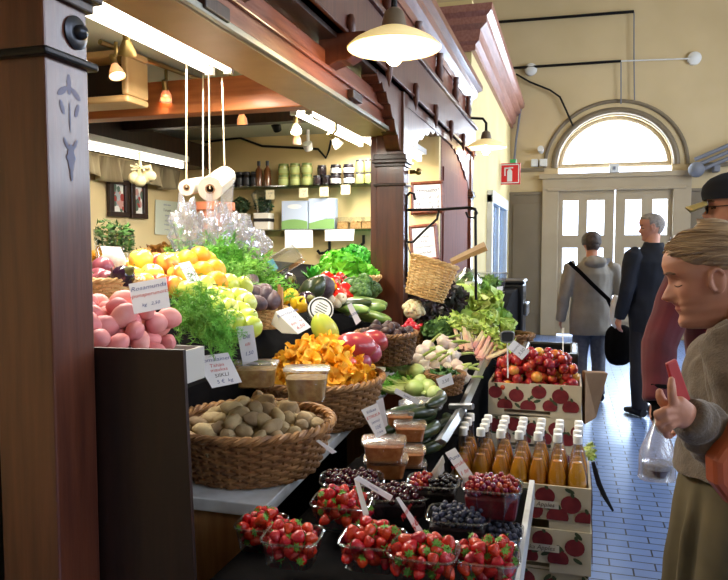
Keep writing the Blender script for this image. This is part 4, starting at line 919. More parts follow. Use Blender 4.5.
# onion basket at the first post
b=on(110,296,.0); wicker('wicker_basket','small pale wicker basket of onions against the first post','basket',P(108,302,D=2.1)-Vector((0,0,.0)),(.10,.10),(.085,.085),.065,24,9,0,'wicker_pale','wicker_pale',.005)
on_=apple('onion','onion_purple',.034)
for (x,y,D,l) in ((103,268,2.16,'purple onion, upper one in the small basket at the first post'),(108,281,2.08,'purple onion, lower one in the small basket at the first post'),(98,279,2.12,'purple onion half hidden by the first post'),(115,288,2.05,'purple onion sunk low in the small basket')): single(on_,x,y,D,l,'onion',1.05)
eg=proto_ball('aubergine',(.036,.036,.044),'aubergine',3,.05); s=MB(); s.tube([(0,0,.03),(0,0,.046),(.004,0,.06)],[.022,.012,.006],8); s.build('calyx','stalk',eg)
single(eg,122,278,2.05,'glossy dark aubergine leaning out of the small onion basket','aubergine',1.0,(.5,.9,.3))
pal=apple('onion','garlic_white',.042); single(pal,113,262,2.2,'large pale onion on top of the small basket','onion',.95)
# white paper sheet
cardpx([(100,246),(120,247),(130,266),(106,262)],2.75,[],'blank white paper lying behind the onion basket',name='paper_sheet',cat='paper')
# glass pots of herbs at the left
for k,(x,y,w) in enumerate(((105,238,.05),(116,240,.035),(128,243,.03))):
    c=P(x,y,D=3.1); t=thing('herb_jar',('large glass of pale herbs by the first post','glass of green herbs between the two other herb glasses','small tuft of herbs in a glass before the inner wall')[k],'herb glass',c); 
    m=MB(); m.lathe([(w*.8,-.1),(w,.04),(w*1.02,.04)],18,Matrix.Translation(c)); m.build('glass','clear_plastic',t); m=MB(); leafcloud(m,c+Vector((0,0,.02)),(w,w,.07),130,.014,rg); m.build('leaves','herb_green',t,smooth=False)
# ---- dill
def dillbunch(name,seed,n,L,spread,mt,fine=.0016,drop=.6,den=1.0):
    r=random.Random(seed); m=MB()
    for i in range(n):
        a=r.uniform(0,2*PI); el=r.uniform(.15,1.2)*spread; d=Vector((math.cos(a)*math.sin(el),math.sin(a)*math.sin(el),math.cos(el))); l=L*r.uniform(.6,1.1)
        pts=[]; p=Vector((r.gauss(0,.015),r.gauss(0,.015),0)); v=d.copy()
        for k in range(7): pts.append(p.copy()); p+=v*l/6; v+=Vector((0,0,-drop/6)); v.normalize()
        m.tube(pts,[.0022]*4+[.0012]*3,4)
        for k in range(2,7):
            for b in range(int(4*den)):
                q=pts[k]+ (pts[k]-pts[k-1])*r.uniform(-.8,.2); bd=Vector((r.gauss(0,1),r.gauss(0,1),r.gauss(.3,.7))).normalized(); bl=l*.28*r.uniform(.6,1.1)*(1.15-k*.09)
                e=q+bd*bl; m.tube([q,e],fine*.7,3,cap=False)
                for f_ in range(int(9*den)):
                    t=r.uniform(.25,1); o=q+bd*bl*t; fd=(bd*.7+Vector((r.gauss(0,1),r.gauss(0,1),r.gauss(0,1))).normalized()*.8).normalized(); fl=.022*r.uniform(.6,1.2); sd=fd.orthogonal().normalized()*fine
                    m.add([o-sd,o+sd,o+fd*fl+sd*.3,o+fd*fl-sd*.3],[(0,1,2,3)])
    return m.build(name,mt,smooth=False)
dl=[dillbunch('dill_bunch',i,16,.17,1.1,'dill') for i in range(3)]
for k,(x,y,D,s,l) in enumerate(((196,262,2.85,1.0,'feathery dill bunch next to the oranges'),(212,266,2.8,1.0,'feathery dill bunch right behind the oranges'),(228,272,2.75,1.1,'feathery dill bunch below the crumpled plastic bags'),(243,276,2.7,1.05,'feathery dill bunch right behind the avocados'),(258,282,2.75,.95,'feathery dill bunch in front of the leaning clear box'),(236,262,3.0,1.05,'feathery dill bunch at the back below the bigger bag roll'),(190,254,3.0,1.0,'feathery dill bunch at the back under the smaller bag roll'),(272,290,2.75,.8,'small dill sprig spilling next to the lemons'))):
    place(dl[k%3],P(x,y,D=D)-Vector((0,0,.06)),(U(-.2,.2),U(-.2,.2),U(0,6)),s,l,'dill')
db=dillbunch('dill_bunch',77,26,.18,1.25,'dill',.0014,1.0,1.1)
place(db,P(199,322,D=1.98),(.5,.55,.4),.75,'big drooping dill bunch between the red potatoes and the chanterelles','dill'); db2=copy_tree(db); db2.location=P(188,322,D=1.97);db2.scale=(.55,.55,.55); db2.rotation_euler=(.9,.1,2.0); db2['label']='dill bunch lying against the red potatoes, under the white card'
db3=copy_tree(db); db3.location=P(212,332,D=1.98);db3.scale=(.55,.55,.55); db3.rotation_euler=(.7,.9,1.0); db3['label']='dill bunch drooping in front of the green fruit'; 
# ---- mid distance: lemons, peppers, melon
for (x,y,D,l) in ((263,284,2.8,'yellow lemon behind the avocados'),(291,296,3.0,'large yellow lemon between the aubergines'),(280,288,3.2,'lemon at the far edge of the dill')): single(lm,x,y,D,l,'lemon',1.15)
eg2=[(287,282,3.05,'glossy aubergine lying behind the yellow lemon'),(306,301,2.95,'glossy aubergine lying in front of the dark squash')]
for (x,y,D,l) in eg2: single(eg,x,y,D,l,'aubergine',1.15,(1.3,.2,.8))
sq=proto_ball('squash',(.07,.05,.045),'cucumber',8,.1); single(sq,312,290,3.1,'dark green squash under the pineapple leaves','squash',1.1)
sq2=proto_ball('squash',(.06,.05,.055),'avocado_skin',18,.1); single(sq2,323,287,3.2,'brownish squash beside the red peppers','squash',1.1)
ml=proto_ball('melon',(.058,.058,.085),'melon',8,.07,1.0,20,14); single(ml,325,330,2.72,'pale yellow green melon behind the chanterelles','melon',.86,(.3,-.45,.2)); single(ml,312,288,3.5,'small melon far behind by the parsley','melon',.6)
# pineapple
t=thing('pineapple','pineapple with a striped green crown behind the lemons','pineapple',P(313,283,D=3.4)); c=origin(t); m=MB(); m.ball(c-Vector((0,0,.08)),(.05,.05,.085),16,12); m.build('fruit','funnel',t)
m=MB()
for i in range(22):
    a=i*2.4; e=.15+.035*i; d=Vector((math.cos(a)*math.sin(e),math.sin(a)*math.sin(e),math.cos(e))); L_=.10+.0*i; sd=d.cross(Vector((0,0,1))).normalized()*.011
    p0=c; p1=c+d*L_*.6; p2=c+d*L_+Vector((0,0,-.01)); m.add([p0-sd,p0+sd,p1+sd,p1-sd,p2],[(0,1,2,3),(3,2,4)])
m.build('leaves','parsley_dark',t,smooth=False)
def pepper(name,mt,seed):
    m=MB(); m.ball((0,0,0),(.036,.036,.045),20,12,fn=lambda v:Vector((v.x*(1+.12*math.cos(4*math.atan2(v.y,v.x))),v.y*(1+.12*math.cos(4*math.atan2(v.y,v.x))),v.z-.25*math.exp(-(v.x**2+v.y**2)/.1)*(1 if v.z>0 else 0)))); o=m.build(name,mt); s=MB(); s.tube([(0,0,.03),(0,0,.05),(.006,0,.062)],[.006,.004,.005],8); s.build('stem','stalk',o); return o
pr_=pepper('bell_pepper','pepper_red',1); py=pepper('bell_pepper','pepper_yellow',2)
for (x,y,D) in ((333,283,3.55),(340,279,3.65),(345,291,3.45),(340,296,3.4),(349,286,3.6),(337,289,3.5),(327,279,3.7),(346,297,3.38)): place(pr_,P(x,y,D=D),R3(.9),U(.9,1.05),'red bell pepper heaped below the parsley','bell pepper','red peppers below the parsley')
single(py,329,286,3.42,'curved yellow pepper lying against the red peppers','bell pepper',1.05,(1.3,.4,.6)); single(py,325,277,3.75,'yellow pepper behind the red peppers','bell pepper',.8); single(py,299,305,2.85,'yellow pepper between the lemon and the blue card','bell pepper',1.0,(.9,.5,.2)); single(py,285,298,2.95,'small yellow pepper beside the clothes peg','bell pepper',.7)
# broccoli, mushrooms, cauliflower
def floret(name,r,m1,seed,stalkm='green_stalk'):
    rr=random.Random(seed); m=MB()
    for i in range(46):
        d=Vector((rr.gauss(0,1),rr.gauss(0,1),abs(rr.gauss(0,.8)))).normalized(); m.ball(d*r*.82,r*.26*rr.uniform(.8,1.2),8,6)
    m.ball((0,0,0),(r*.85,r*.85,r*.75),12,8); o=m.build(name,m1); s=MB(); s.tube([(0,0,-r*.9),(0,0,0)],[r*.3,r*.4],10); s.build('stalk',stalkm,o); return o
br_=floret('broccoli',.055,'herb_green',1); 
for (x,y,D,l) in ((352,287,3.5,'broccoli head next to the red peppers'),(362,284,3.55,'broccoli head touching the second post, below the parsley'),(360,294,3.4,'broccoli head behind the cucumbers'),(371,291,3.6,'broccoli head half hidden by the second post')): single(br_,x,y,D,l,'broccoli',1.0,(U(-.2,.2),U(-.2,.2),U(0,6)))
mw=apple('mushroom','mush_white',.028)
for (x,y) in ((322,297),(330,300),(336,303),(327,303),(341,299),(318,303)): place(mw,P(x,y,D=3.2+U(0,.1)),R3(.4),U(.9,1.2),'white mushroom in the group before the red peppers','mushroom','white mushrooms before the peppers')
# parsley and leafy heap
def curly(name,r,n,s,mt,seed):
    rr=random.Random(seed); m=MB()
    for i in range(n):
        d=Vector((rr.gauss(0,1),rr.gauss(0,1),abs(rr.gauss(.2,.8)))).normalized(); p=Vector((d.x*r[0],d.y*r[1],d.z*r[2]))*rr.uniform(.75,1.05); a=d.orthogonal().normalized(); a=Matrix.Rotation(rr.uniform(0,6.3),3,d)@a; b=d.cross(a); q=s*rr.uniform(.7,1.3); k=7; ph=rr.uniform(0,6)
        ring=[p+(a*math.cos(2*PI*j/k)+b*math.sin(2*PI*j/k))*q*(1+.35*(j%2))+d*(q*.55*math.sin(2*PI*j*2/k+ph)) for j in range(k)]
        m.add([p-d*q*.4]+ring,[(0,1+j,1+(j+1)%k) for j in range(k)])
    m.ball((0,0,0),(r[0]*.75,r[1]*.75,r[2]*.75),12,8); return m.build(name,mt,smooth=False)
pa=curly('parsley_bunch',(.12,.1,.10),420,.016,'parsley',1); pa2=curly('parsley_bunch',(.11,.1,.10),420,.016,'parsley_dark',2); pl_=curly('lettuce',(.12,.11,.09),240,.03,'parsley',3)
for k,(pt,x,y,D,s,l) in enumerate(((pa,337,268,4.0,1.0,'bright curly parsley heap nearest the wall hook'),(pa2,354,262,4.2,1.0,'deep green parsley bunch at the top of the heap'),(pa2,368,266,4.1,.9,'deep green parsley bunch against the second post'),(pl_,346,272,3.8,.95,'pale frilly lettuce in front of the parsley heap'),(pa,326,274,4.1,.7,'small bright parsley bunch at the aisle end of the heap'),(pl_,361,277,3.85,.8,'pale frilly lettuce under the parsley, beside the second post'))): place(pt,P(x,y,D=D),(U(-.2,.2),U(-.2,.2),U(0,6)),s,l,'parsley' if pt is not pl_ else 'lettuce')
m=MB()
wicker('wicker_basket','flat wicker basket edge under the parsley heap','basket',P(350,286,D=3.85),(.17,.12),(.13,.1),.05,24,5,0,'wicker_pale','wicker_pale',.006)
# courgettes and cucumbers lying before the second post
def cuke(name,L_,r,mt,seed):
    m=MB(); pts=[(L_*(i/10-.5),.012*math.sin(PI*i/10+seed)*2,0) for i in range(11)]; m.tube(pts,[r*.35,r*.75,r*.92,r,r,r,r,r,r*.95,r*.8,r*.4],12); return m.build(name,mt)
ck=cuke('courgette',.2,.024,'courgette',1); ck2=cuke('cucumber',.24,.022,'cucumber',2)
for k,(x,y) in enumerate(((352,309),(365,309),(340,309),(357,315),(371,316),(346,304),(366,303),(358,301))): place((ck,ck2)[k%3==2],P(x,y,D=3.2+.05*(k%4)),(U(-.15,.15),U(-.15,.15),U(-.5,.5)),1,('pale green courgette lying before the second post' if k%3!=2 else 'dark cucumber lying before the second post'),'courgette' if k%3!=2 else 'cucumber','courgettes before the post' if k%3!=2 else 'cucumbers before the post')
# round chalk lid and clothes peg, little packs
t=thing('glass_jar','wide glass jar lying with its white patterned lid facing the aisle','jar',P(321,309,D=2.8)); c=origin(t); dirv=Vector((.45,-.75,.35)).normalized(); M=Matrix.Translation(c)@Vector((0,0,1)).rotation_difference(dirv).to_matrix().to_4x4()
m=MB(); m.lathe([(0,-.09),(.045,-.09),(.05,-.01)],20,M); m.build('glass','clear_plastic',t); m=MB(); m.lathe([(.05,-.015),(.052,-.012),(.052,0),(0,.001)],24,M); m.build('lid','cap_white',t)
m=MB(); 
m.lathe([(.045,.0022),(.047,.0024),(.041,.0024),(.0405,.0022)],24,M)
for k in range(5): m.box(M@Vector((0,.022-.011*k,.0016)),(.05-.006*abs(k-2),.003,.001),M.to_3x3())
m.build('print','slate',t,smooth=False)
m=MB(); c=P(280,297,D=2.5); m.bx(c.x-.007,c.x+.001,c.y-.005,c.y+.005,c.z-.06,c.z+.045); m.bx(c.x+.003,c.x+.011,c.y-.005,c.y+.005,c.z-.06,c.z+.035); tag(m.build('clothes_peg','pale_wood',loc=c,smooth=False),'wooden clothes peg standing behind the chanterelle price card','peg')
wicker('wicker_basket','pale wicker punnet below the avocados','basket',on(263,327,.04)-Vector((0,0,.0)),(.10,.09),(.08,.075),.075,24,10,0,'wicker_pale','wicker_pale',.005)
# mangoes and the striped white box
mat('box_white',(224,222,206),rough=.7); mat('stripe_red',(200,70,60),rough=.7); mat('stripe_green',(90,140,90),rough=.7)
bx=thing('fruit_box','white box with a red arch print holding the mangoes at the shelf end','box',(-.83,2.87,ZT)); m=MB()
x0,x1,y0,y1,zz=-1.08,-.80,2.68,3.22,ZT+.085
m.bx(x0,x1,y0,y1,ZT,ZT+.01); m.bx(x1-.008,x1,y0,y1,ZT+.01,zz); m.bx(x0,x0+.008,y0,y1,ZT+.01,zz); m.bx(x0+.008,x1-.008,y0,y0+.008,ZT+.01,zz); m.bx(x0+.008,x1-.008,y1-.008,y1,ZT+.01,zz); m.build('box','box_white',bx,smooth=False)
m=MB()
def archband(r0,r1,mi):
    n=10; pts=[(x1+.0008,y0+.09+r0*math.cos(PI*i/n),ZT+.01+r0*.9*math.sin(PI*i/n)) for i in range(n+1)]+[(x1+.0008,y0+.09+r1*math.cos(PI*i/n),ZT+.01+r1*.9*math.sin(PI*i/n)) for i in range(n,-1,-1)]
    m.add(pts,[(i,i+1,2*n-i,2*n+1-i) for i in range(n)],mi)
archband(.072,.05,0); archband(.045,.025,1)
m.add([(x1+.0008,y0+.25,ZT+.03),(x1+.0008,y0+.36,ZT+.03),(x1+.0008,y0+.36,ZT+.06),(x1+.0008,y0+.25,ZT+.06)],[(0,1,2,3)],1); m.build('print',['stripe_red','stripe_green'],bx,smooth=False)
mg=proto_ball('mango',(.068,.05,.048),'mango_red',2,.08,1.0,20,14); mg2=proto_ball('mango',(.06,.045,.045),'mango_red',12,.08,1.0,20,14)
mat('purple_fruit',(150,52,80),(176,80,100),scale=8,rough=.35,coat=.3)
mg3=proto_ball('passion_fruit',.036,'purple_fruit',13,.05)
single(mg,356,346,2.62,'large red mango lying on top of the fruit box','mango',1.12,(.1,.1,.35)); single(mg2,373,342,2.78,'orange flushed mango behind the largest one','mango',1.1,(.1,0,-.2)); single(am,347,363,2.55,'red apple squeezed between the mango and the chanterelles','apple',.95); single(mg3,372,353,2.66,'purple fruit in front of the mangoes','fruit',1.1); single(mg3,362,362,2.6,'purple fruit low at the edge of the fruit box','fruit',1.0)
# dark shallot basket
wicker('wicker_basket','wicker basket of dark shallots in front of the second post','basket',P(386,362,D=2.93),(.125,.14),(.10,.11),.12,32,12,0,'wicker_dark','wicker',.006)
c=P(386,362,D=2.93); sp=proto_ball('shallot',(.026,.017,.017),'shallot_dark',3,.1)
for p in pile(c.x,c.y,.11,.125,lambda x,y:c.z+.09,.018,76,.04,seed=21,pack=1.68): place(sp,p,R3(.8),U(.9,1.3),'dark shallot in the basket in front of the second post','shallot','shallots in the basket by the post')
c2=on(352,330,.02); 
for p in pile(-1.02,3.02,.09,.2,lambda x,y:.97,.02,46,.06,seed=22,pack=1.68): place(sp,p,R3(.8),U(.9,1.3),'dark shallot in the heap behind the mangoes','shallot','shallots behind the mangoes')
m=MB(); m.bx(-1.128,-.9,2.7,3.25,ZT+.087,.96); tag(m.build('box','dark_wood',loc=(-1.0,3.0,ZT+.087),smooth=False),'dark low box under the shallots behind the mangoes','box')
# ================================================================== greens past the second post
def onG(x,y,dz): return on(x,y,dz,lambda X,Y:HG(X,Y))
bb=proto_ball('garlic_bulb',.028,'garlic_white',5,.05)
def garlicbulb():
    m=MB(); m.lathe([(0,-.018),(.012,-.02),(.026,-.008),(.029,.004),(.022,.018),(.009,.028),(.006,.036)],16,None,0,lambda v,a,t:Vector((v.x*(1+.06*math.cos(6*a)),v.y*(1+.06*math.cos(6*a)),v.z))); o=m.build('garlic_bulb','garlic_white'); s=MB(); s.tube([(0,0,.03),(.002,0,.05),(.005,.003,.075),(.010,.004,.09)],[.006,.0055,.005,.005],7); s.build('stalk','green_stalk',o); return o
C.objects.unlink(bb); bpy.data.objects.remove(bb)
gb=garlicbulb()
for (x,y,D) in ((421,352,3.25),(428,347,3.3),(431,358,3.15),(439,352,3.2),(443,344,3.3),(424,366,3.05),(434,367,3.05),(444,362,3.1),(452,356,3.15),(448,370,3.0),(456,367,3.0),(438,374,2.98),(460,372,2.95),(441,340,3.4),(427,374,2.98),(451,346,3.3),(463,378,2.9),(454,377,2.92),(417,361,3.12),(420,375,3.0)):
    place(gb,P(x,y,D=D),(U(-.3,.3),U(.7,1.5),U(-.5,.6)),U(1.0,1.25),'fresh white garlic bulb with its stalk in the heap above the fennel','garlic','fresh garlic with stalks')
def fennelp():
    m=MB(); m.ball((0,0,0),(.05,.034,.036),16,10,fn=lambda v:Vector((v.x,v.y*(1-.3*max(0,v.x)),v.z*(1-.3*max(0,v.x))))); 
    for k in range(4): m.tube([(.03,(k-1.5)*.014,0),(.09,(k-1.5)*.022,.006),(.14,(k-1.5)*.03,.012*k)],[.013,.010,.007],7)
    o=m.build('fennel','fennel'); s=MB(); leafcloud(s,(.15,0,.015),(.04,.05,.03),110,.014,rg); s.build('fronds','dill',o,smooth=False); return o
fe=fennelp()
for (x,y,D,a,l) in ((416,372,2.85,2.4,'pale fennel bulb nearest the second post'),(421,383,2.75,2.6,'pale fennel bulb in the middle, above the cucumbers'),(428,388,2.7,2.2,'pale fennel bulb lowest, next to the card in the green basket'),(414,389,2.7,2.8,'fennel bulb half behind the second post foot'),(434,393,2.65,2.5,'small fennel bulb touching the steel rail')): place(fe,P(x,y,D=D),(U(-.2,.2),U(-.1,.2),a),1.0 if a!=2.5 else .8,l,'fennel')
wicker('wicker_basket','small brown basket of herbs with a white card, past the fennel','basket',P(445,392,D=2.75),(.075,.08),(.06,.065),.07,22,8,0,'wicker','wicker',.005)
c=P(443,376,D=2.75); m=MB(); leafcloud(m,c,(.07,.08,.03),200,.018,rg); tag(m.build('herb_bunch','herb_green',loc=c,smooth=False),'dark herb bunch filling the small basket past the fennel','herbs')
cardpx([(436,379),(451,373),(454,384),(440,389)],2.62,[('2,50',.5,.4,'ink_grey')],'small white card hanging on the herb basket')
# endive and rhubarb, beets, broccoli bag
def stalkbunch(name,seed,n,L_,m1,m2):
    r=random.Random(seed); m=MB(); s=MB()
    for k in range(n):
        b=Vector((r.uniform(-.045,.045),r.uniform(-.02,.02),r.uniform(0,.03))); e=b+Vector((r.uniform(-.05,.05),r.uniform(-.01,.03),L_*.75*r.uniform(.85,1.1))); m.tube([b,b.lerp(e,.5)+Vector((0,.005,0)),e],[.012,.011,.009],7,ry=[.006,.006,.005]); leafcloud(s,e+Vector((0,0,.02)),(.03,.02,.03),16,.022,r)
    o=m.build(name,m1); s.build('leaves',m2,o,smooth=False); return o
en=stalkbunch('endive_bunch',2,11,.14,'endive_pink','lettuce'); place(en,P(468,352,D=3.35),(-.6,.15,.2),1.0,'pink stalked leafy bunch between the garlic and the beets','leafy vegetable'); e2=copy_tree(en); e2.location=P(478,360,D=3.25); e2.rotation_euler=(-.7,.5,-.5); e2['label']='pink stalked leafy bunch lying lower, beside the steel rail'
e3=copy_tree(en); e3.location=P(458,347,D=3.5); e3.rotation_euler=(-.5,-.3,.5); e3['label']='pink stalked leafy bunch behind the garlic, next to the wrapped broccoli'
be=proto_ball('beetroot',.036,'beet',4,.1)
for (x,y) in ((478,336),(486,339),(494,336),(483,345),(492,346),(500,343),(474,343),(487,331),(497,350)): place(be,P(x,y,D=3.75+U(0,.1)),R3(1),U(.9,1.15),'dark red beetroot in the row in front of the lettuces','beetroot','beetroots before the lettuces')
wicker('wicker_basket','brown basket side under the lettuces, beside the chalk tag','basket',P(498,352,D=4.05),(.2,.13),(.17,.11),.10,26,9,0,'wicker','wicker',.007)
bp=curly('bagged_broccoli',(.09,.07,.06),200,.018,'herb_green',5); single(bp,440,332,3.5,'green broccoli wrapped in clear film above the garlic','broccoli',1.0,(0,0,.4)); m=MB(); c=P(440,332,D=3.5); m.ball((0,0,0),(.105,.085,.08),20,12,fn=lambda v:v*(1+.18*noise.noise(v*2.5))); m.build('film','cling',bp)
# lettuces
def lettucehead(name,r,n,mt,seed,tall=1.0,open_=.5):
    rr=random.Random(seed); m=MB()
    for i in range(n):
        az=i*2.4+rr.uniform(-.3,.3); f=i/n; el=.15+f*1.25; rad=r*(.55+.5*f); w=r*(.75+.3*f); ph=rr.uniform(0,6)
        D_=Vector((math.cos(az),math.sin(az),0)); S=Vector((-math.sin(az),math.cos(az),0))
        def fn(u,v):
            t=v*1.5; out=rad*math.sin(min(t,1.5)*.9+.05)*(.35+el*.5); z=-r*.6+r*1.75*tall*(v**.8)*(1.1-.45*f)-open_*r*max(0,v-.6)**2*4*f
            s=(u-.5)*2; ru=.1*r*math.sin(9*u*2+ph)*v*v
            p=D_*(out-.35*w*s*s*v+ru)+S*(s*w*math.sin(PI*(.12+.75*v)))+Vector((0,0,z+.05*r*math.sin(7*u*2+ph)*v)); return p
        m.grid(fn,8,7)
    m.ball((0,0,-.1*r),(r*.6,r*.6,r*.7),12,8); return m.build(name,mt)
lh=[lettucehead('lettuce',.1,18,'lettuce',i+1) for i in range(2)]+[lettucehead('romaine_lettuce',.085,16,'lettuce',5,1.5,.3)]
ld=lettucehead('lettuce',.1,18,'lettuce_dark',9)
cabf=proto_ball('cabbage',(.085,.085,.08),'lettuce',3,.06)
for (x,y,D,pt,l,s,rt_) in ((461,296,4.3,cabf,'round pale cabbage at the top of the pile beside the hanging basket',1.0,(0,0,0)),(462,308,4.2,cabf,'round pale cabbage, second one down under the hanging basket',1.05,(0,0,2)),(463,320,4.1,cabf,'round pale cabbage lowest in its column beside the dark kale',.95,(0,0,4)),(472,300,4.35,lh[0],'pale lettuce at the top of the pile below the plastic wrapped head',.9,(.5,.2,0)),(476,309,4.2,lh[2],'long romaine lettuce lying in the middle of the pile',1.0,(1.2,.3,.6)),(486,314,4.2,lh[1],'pale open lettuce in the middle of the pile',.95,(.6,.5,1)),(483,326,4.05,lh[0],'pale lettuce low in the pile, above the beetroots',.95,(.7,.2,2)),(496,322,4.15,ld,'greener lettuce on the outer side of the pile',.95,(.6,.4,3)),(468,332,3.95,lh[1],'flat pale lettuce at the bottom edge near the kale',.85,(.8,0,4)),(500,331,4.1,lh[0],'pale ragged lettuce at the outer bottom corner of the pile',.85,(.5,.9,1)),(479,297,4.5,ld,'greener lettuce at the back under the steel pail',.9,(.3,.2,2)),(491,302,4.5,lh[1],'pale lettuce at the back in front of the steel pail',.9,(.3,.6,5))): place(pt,P(x,y,D=D),rt_,s,l,'lettuce' if pt is not cabf else 'cabbage')
t=thing('wrapped_lettuce','lettuce in clear film with a small white label, topmost of the pile','lettuce',P(468,284,D=4.4)); c=origin(t); 
m=MB(); leafcloud(m,c,(.06,.06,.07),160,.03,rg,0,1.4); m.build('leaves','lettuce_dark',t,smooth=False); m=MB(); m.ball(c,(.09,.08,.1),16,12,fn=lambda v:v*(1+.2*noise.noise(v*2))); m.build('film','cling',t); m=MB(); d=Vector((.3,-.95,0)); m.box(c+d*.088,(.07,.003,.04),Matrix.Rotation(.3,3,'Z')); m.build('label','label_white',t,smooth=False)
kl=curly('kale_bunch',(.13,.12,.12),220,.035,'kale_dark',7)
for (x,y,D,l,s) in ((424,310,4.1,'dark kale bunch behind the hanging basket',1.0),(441,312,4.1,'dark reddish kale bunch in the middle, above the wrapped broccoli',1.0),(450,303,4.2,'dark reddish kale bunch touching the cabbages',.9),(432,324,3.95,'dark kale bunch low, behind the wrapped broccoli',.9)): place(kl,P(x,y,D=D),R3(.4),s,l,'kale')
ca=floret('cauliflower',.06,'cauli',3); single(ca,413,311,3.75,'small cream cauliflower right beside the second post','cauliflower',1.05,(0,.2,0)); m=MB(); leafcloud(m,(0,0,-.03),(.08,.08,.03),40,.04,rg); m.build('leaves','herb_green',ca,smooth=False)
bk=P(411,352,D=3.6); wicker('wicker_basket','round brown basket of radishes beside the second post foot','basket',bk,(.075,.085),(.06,.07),.11,24,11,0,'wicker','wicker',.0055)
rd=proto_ball('radish',.018,'radish',3,.06)
for p in pile(bk.x,bk.y,.06,.07,lambda x,y:bk.z+.10,.016,22,.04,seed=31): place(rd,p,R3(1),U(.9,1.15),'bright red radish in the basket beside the second post','radish','radishes in the basket')
m=MB(); c=P(424,338,D=3.6); leafcloud(m,c,(.06,.06,.08),120,.03,rg); tag(m.build('leaf_bunch','herb_dark',loc=c,smooth=False),'dark leafy bunch between the radish basket and the wrapped broccoli','herbs')
# dark counter, pail and clear salad box at the stall end
m=MB(); a=P(502,300,Y=5.7); b=P(520,300,Y=5.2); m.bx(-.55,-.345,5.51,5.9,.0,1.2); m.bx(-.57,-.335,5.5,5.92,1.2,1.23); ct=thing('black_counter','black counter box at the far end of the greens','counter',(-.45,5.7,0)); m.build('case','black_plastic',ct,smooth=False,bevel=.02)
m=MB(); m.bx(-.345,-.31,5.55,5.8,.95,1.05); m.build('ledge','steel',ct,smooth=False,bevel=.01)
c=P(489,292,D=4.9); m=MB(); m.lathe([(0,-.2),(.075,-.2),(.105,.0),(.11,.005),(.1,.0),(.07,-.19),(0,-.19)],24,Matrix.Translation(c)); tag(m.build('steel_pail','steel',loc=c),'steel pail standing behind the lettuces','pail')
t=tub('plastic_tub','clear lidded box of green salad on top of the steel pail',c+Vector((0,0,.012)),.24,.2,.12,.2,.7,True,None)
m=MB(); leafcloud(m,c+Vector((0,0,.065)),(.085,.075,.05),160,.03,rg); m.build('salad','lettuce_dark',t,smooth=False)
cardpx([(497,287),(503,286),(502,299),(496,300)],4.78,[('4€',.5,.4,'ink_grey')],'small white card on the side of the steel pail')
m=MB(); m.bx(-.24,.05,3.52,3.56,0,.97); m.bx(-.24,.05,3.9,3.94,0,.97); m.bx(-.24,-.2,3.56,3.9,0,.97); m.bx(.01,.05,3.56,3.9,0,.97); m.bx(-.2,.01,3.56,3.9,.8,.82); tag(m.build('bin','black_plastic',loc=(-.1,3.7,0),smooth=False,bevel=.01),'black open bin standing behind the plum crate','bin')
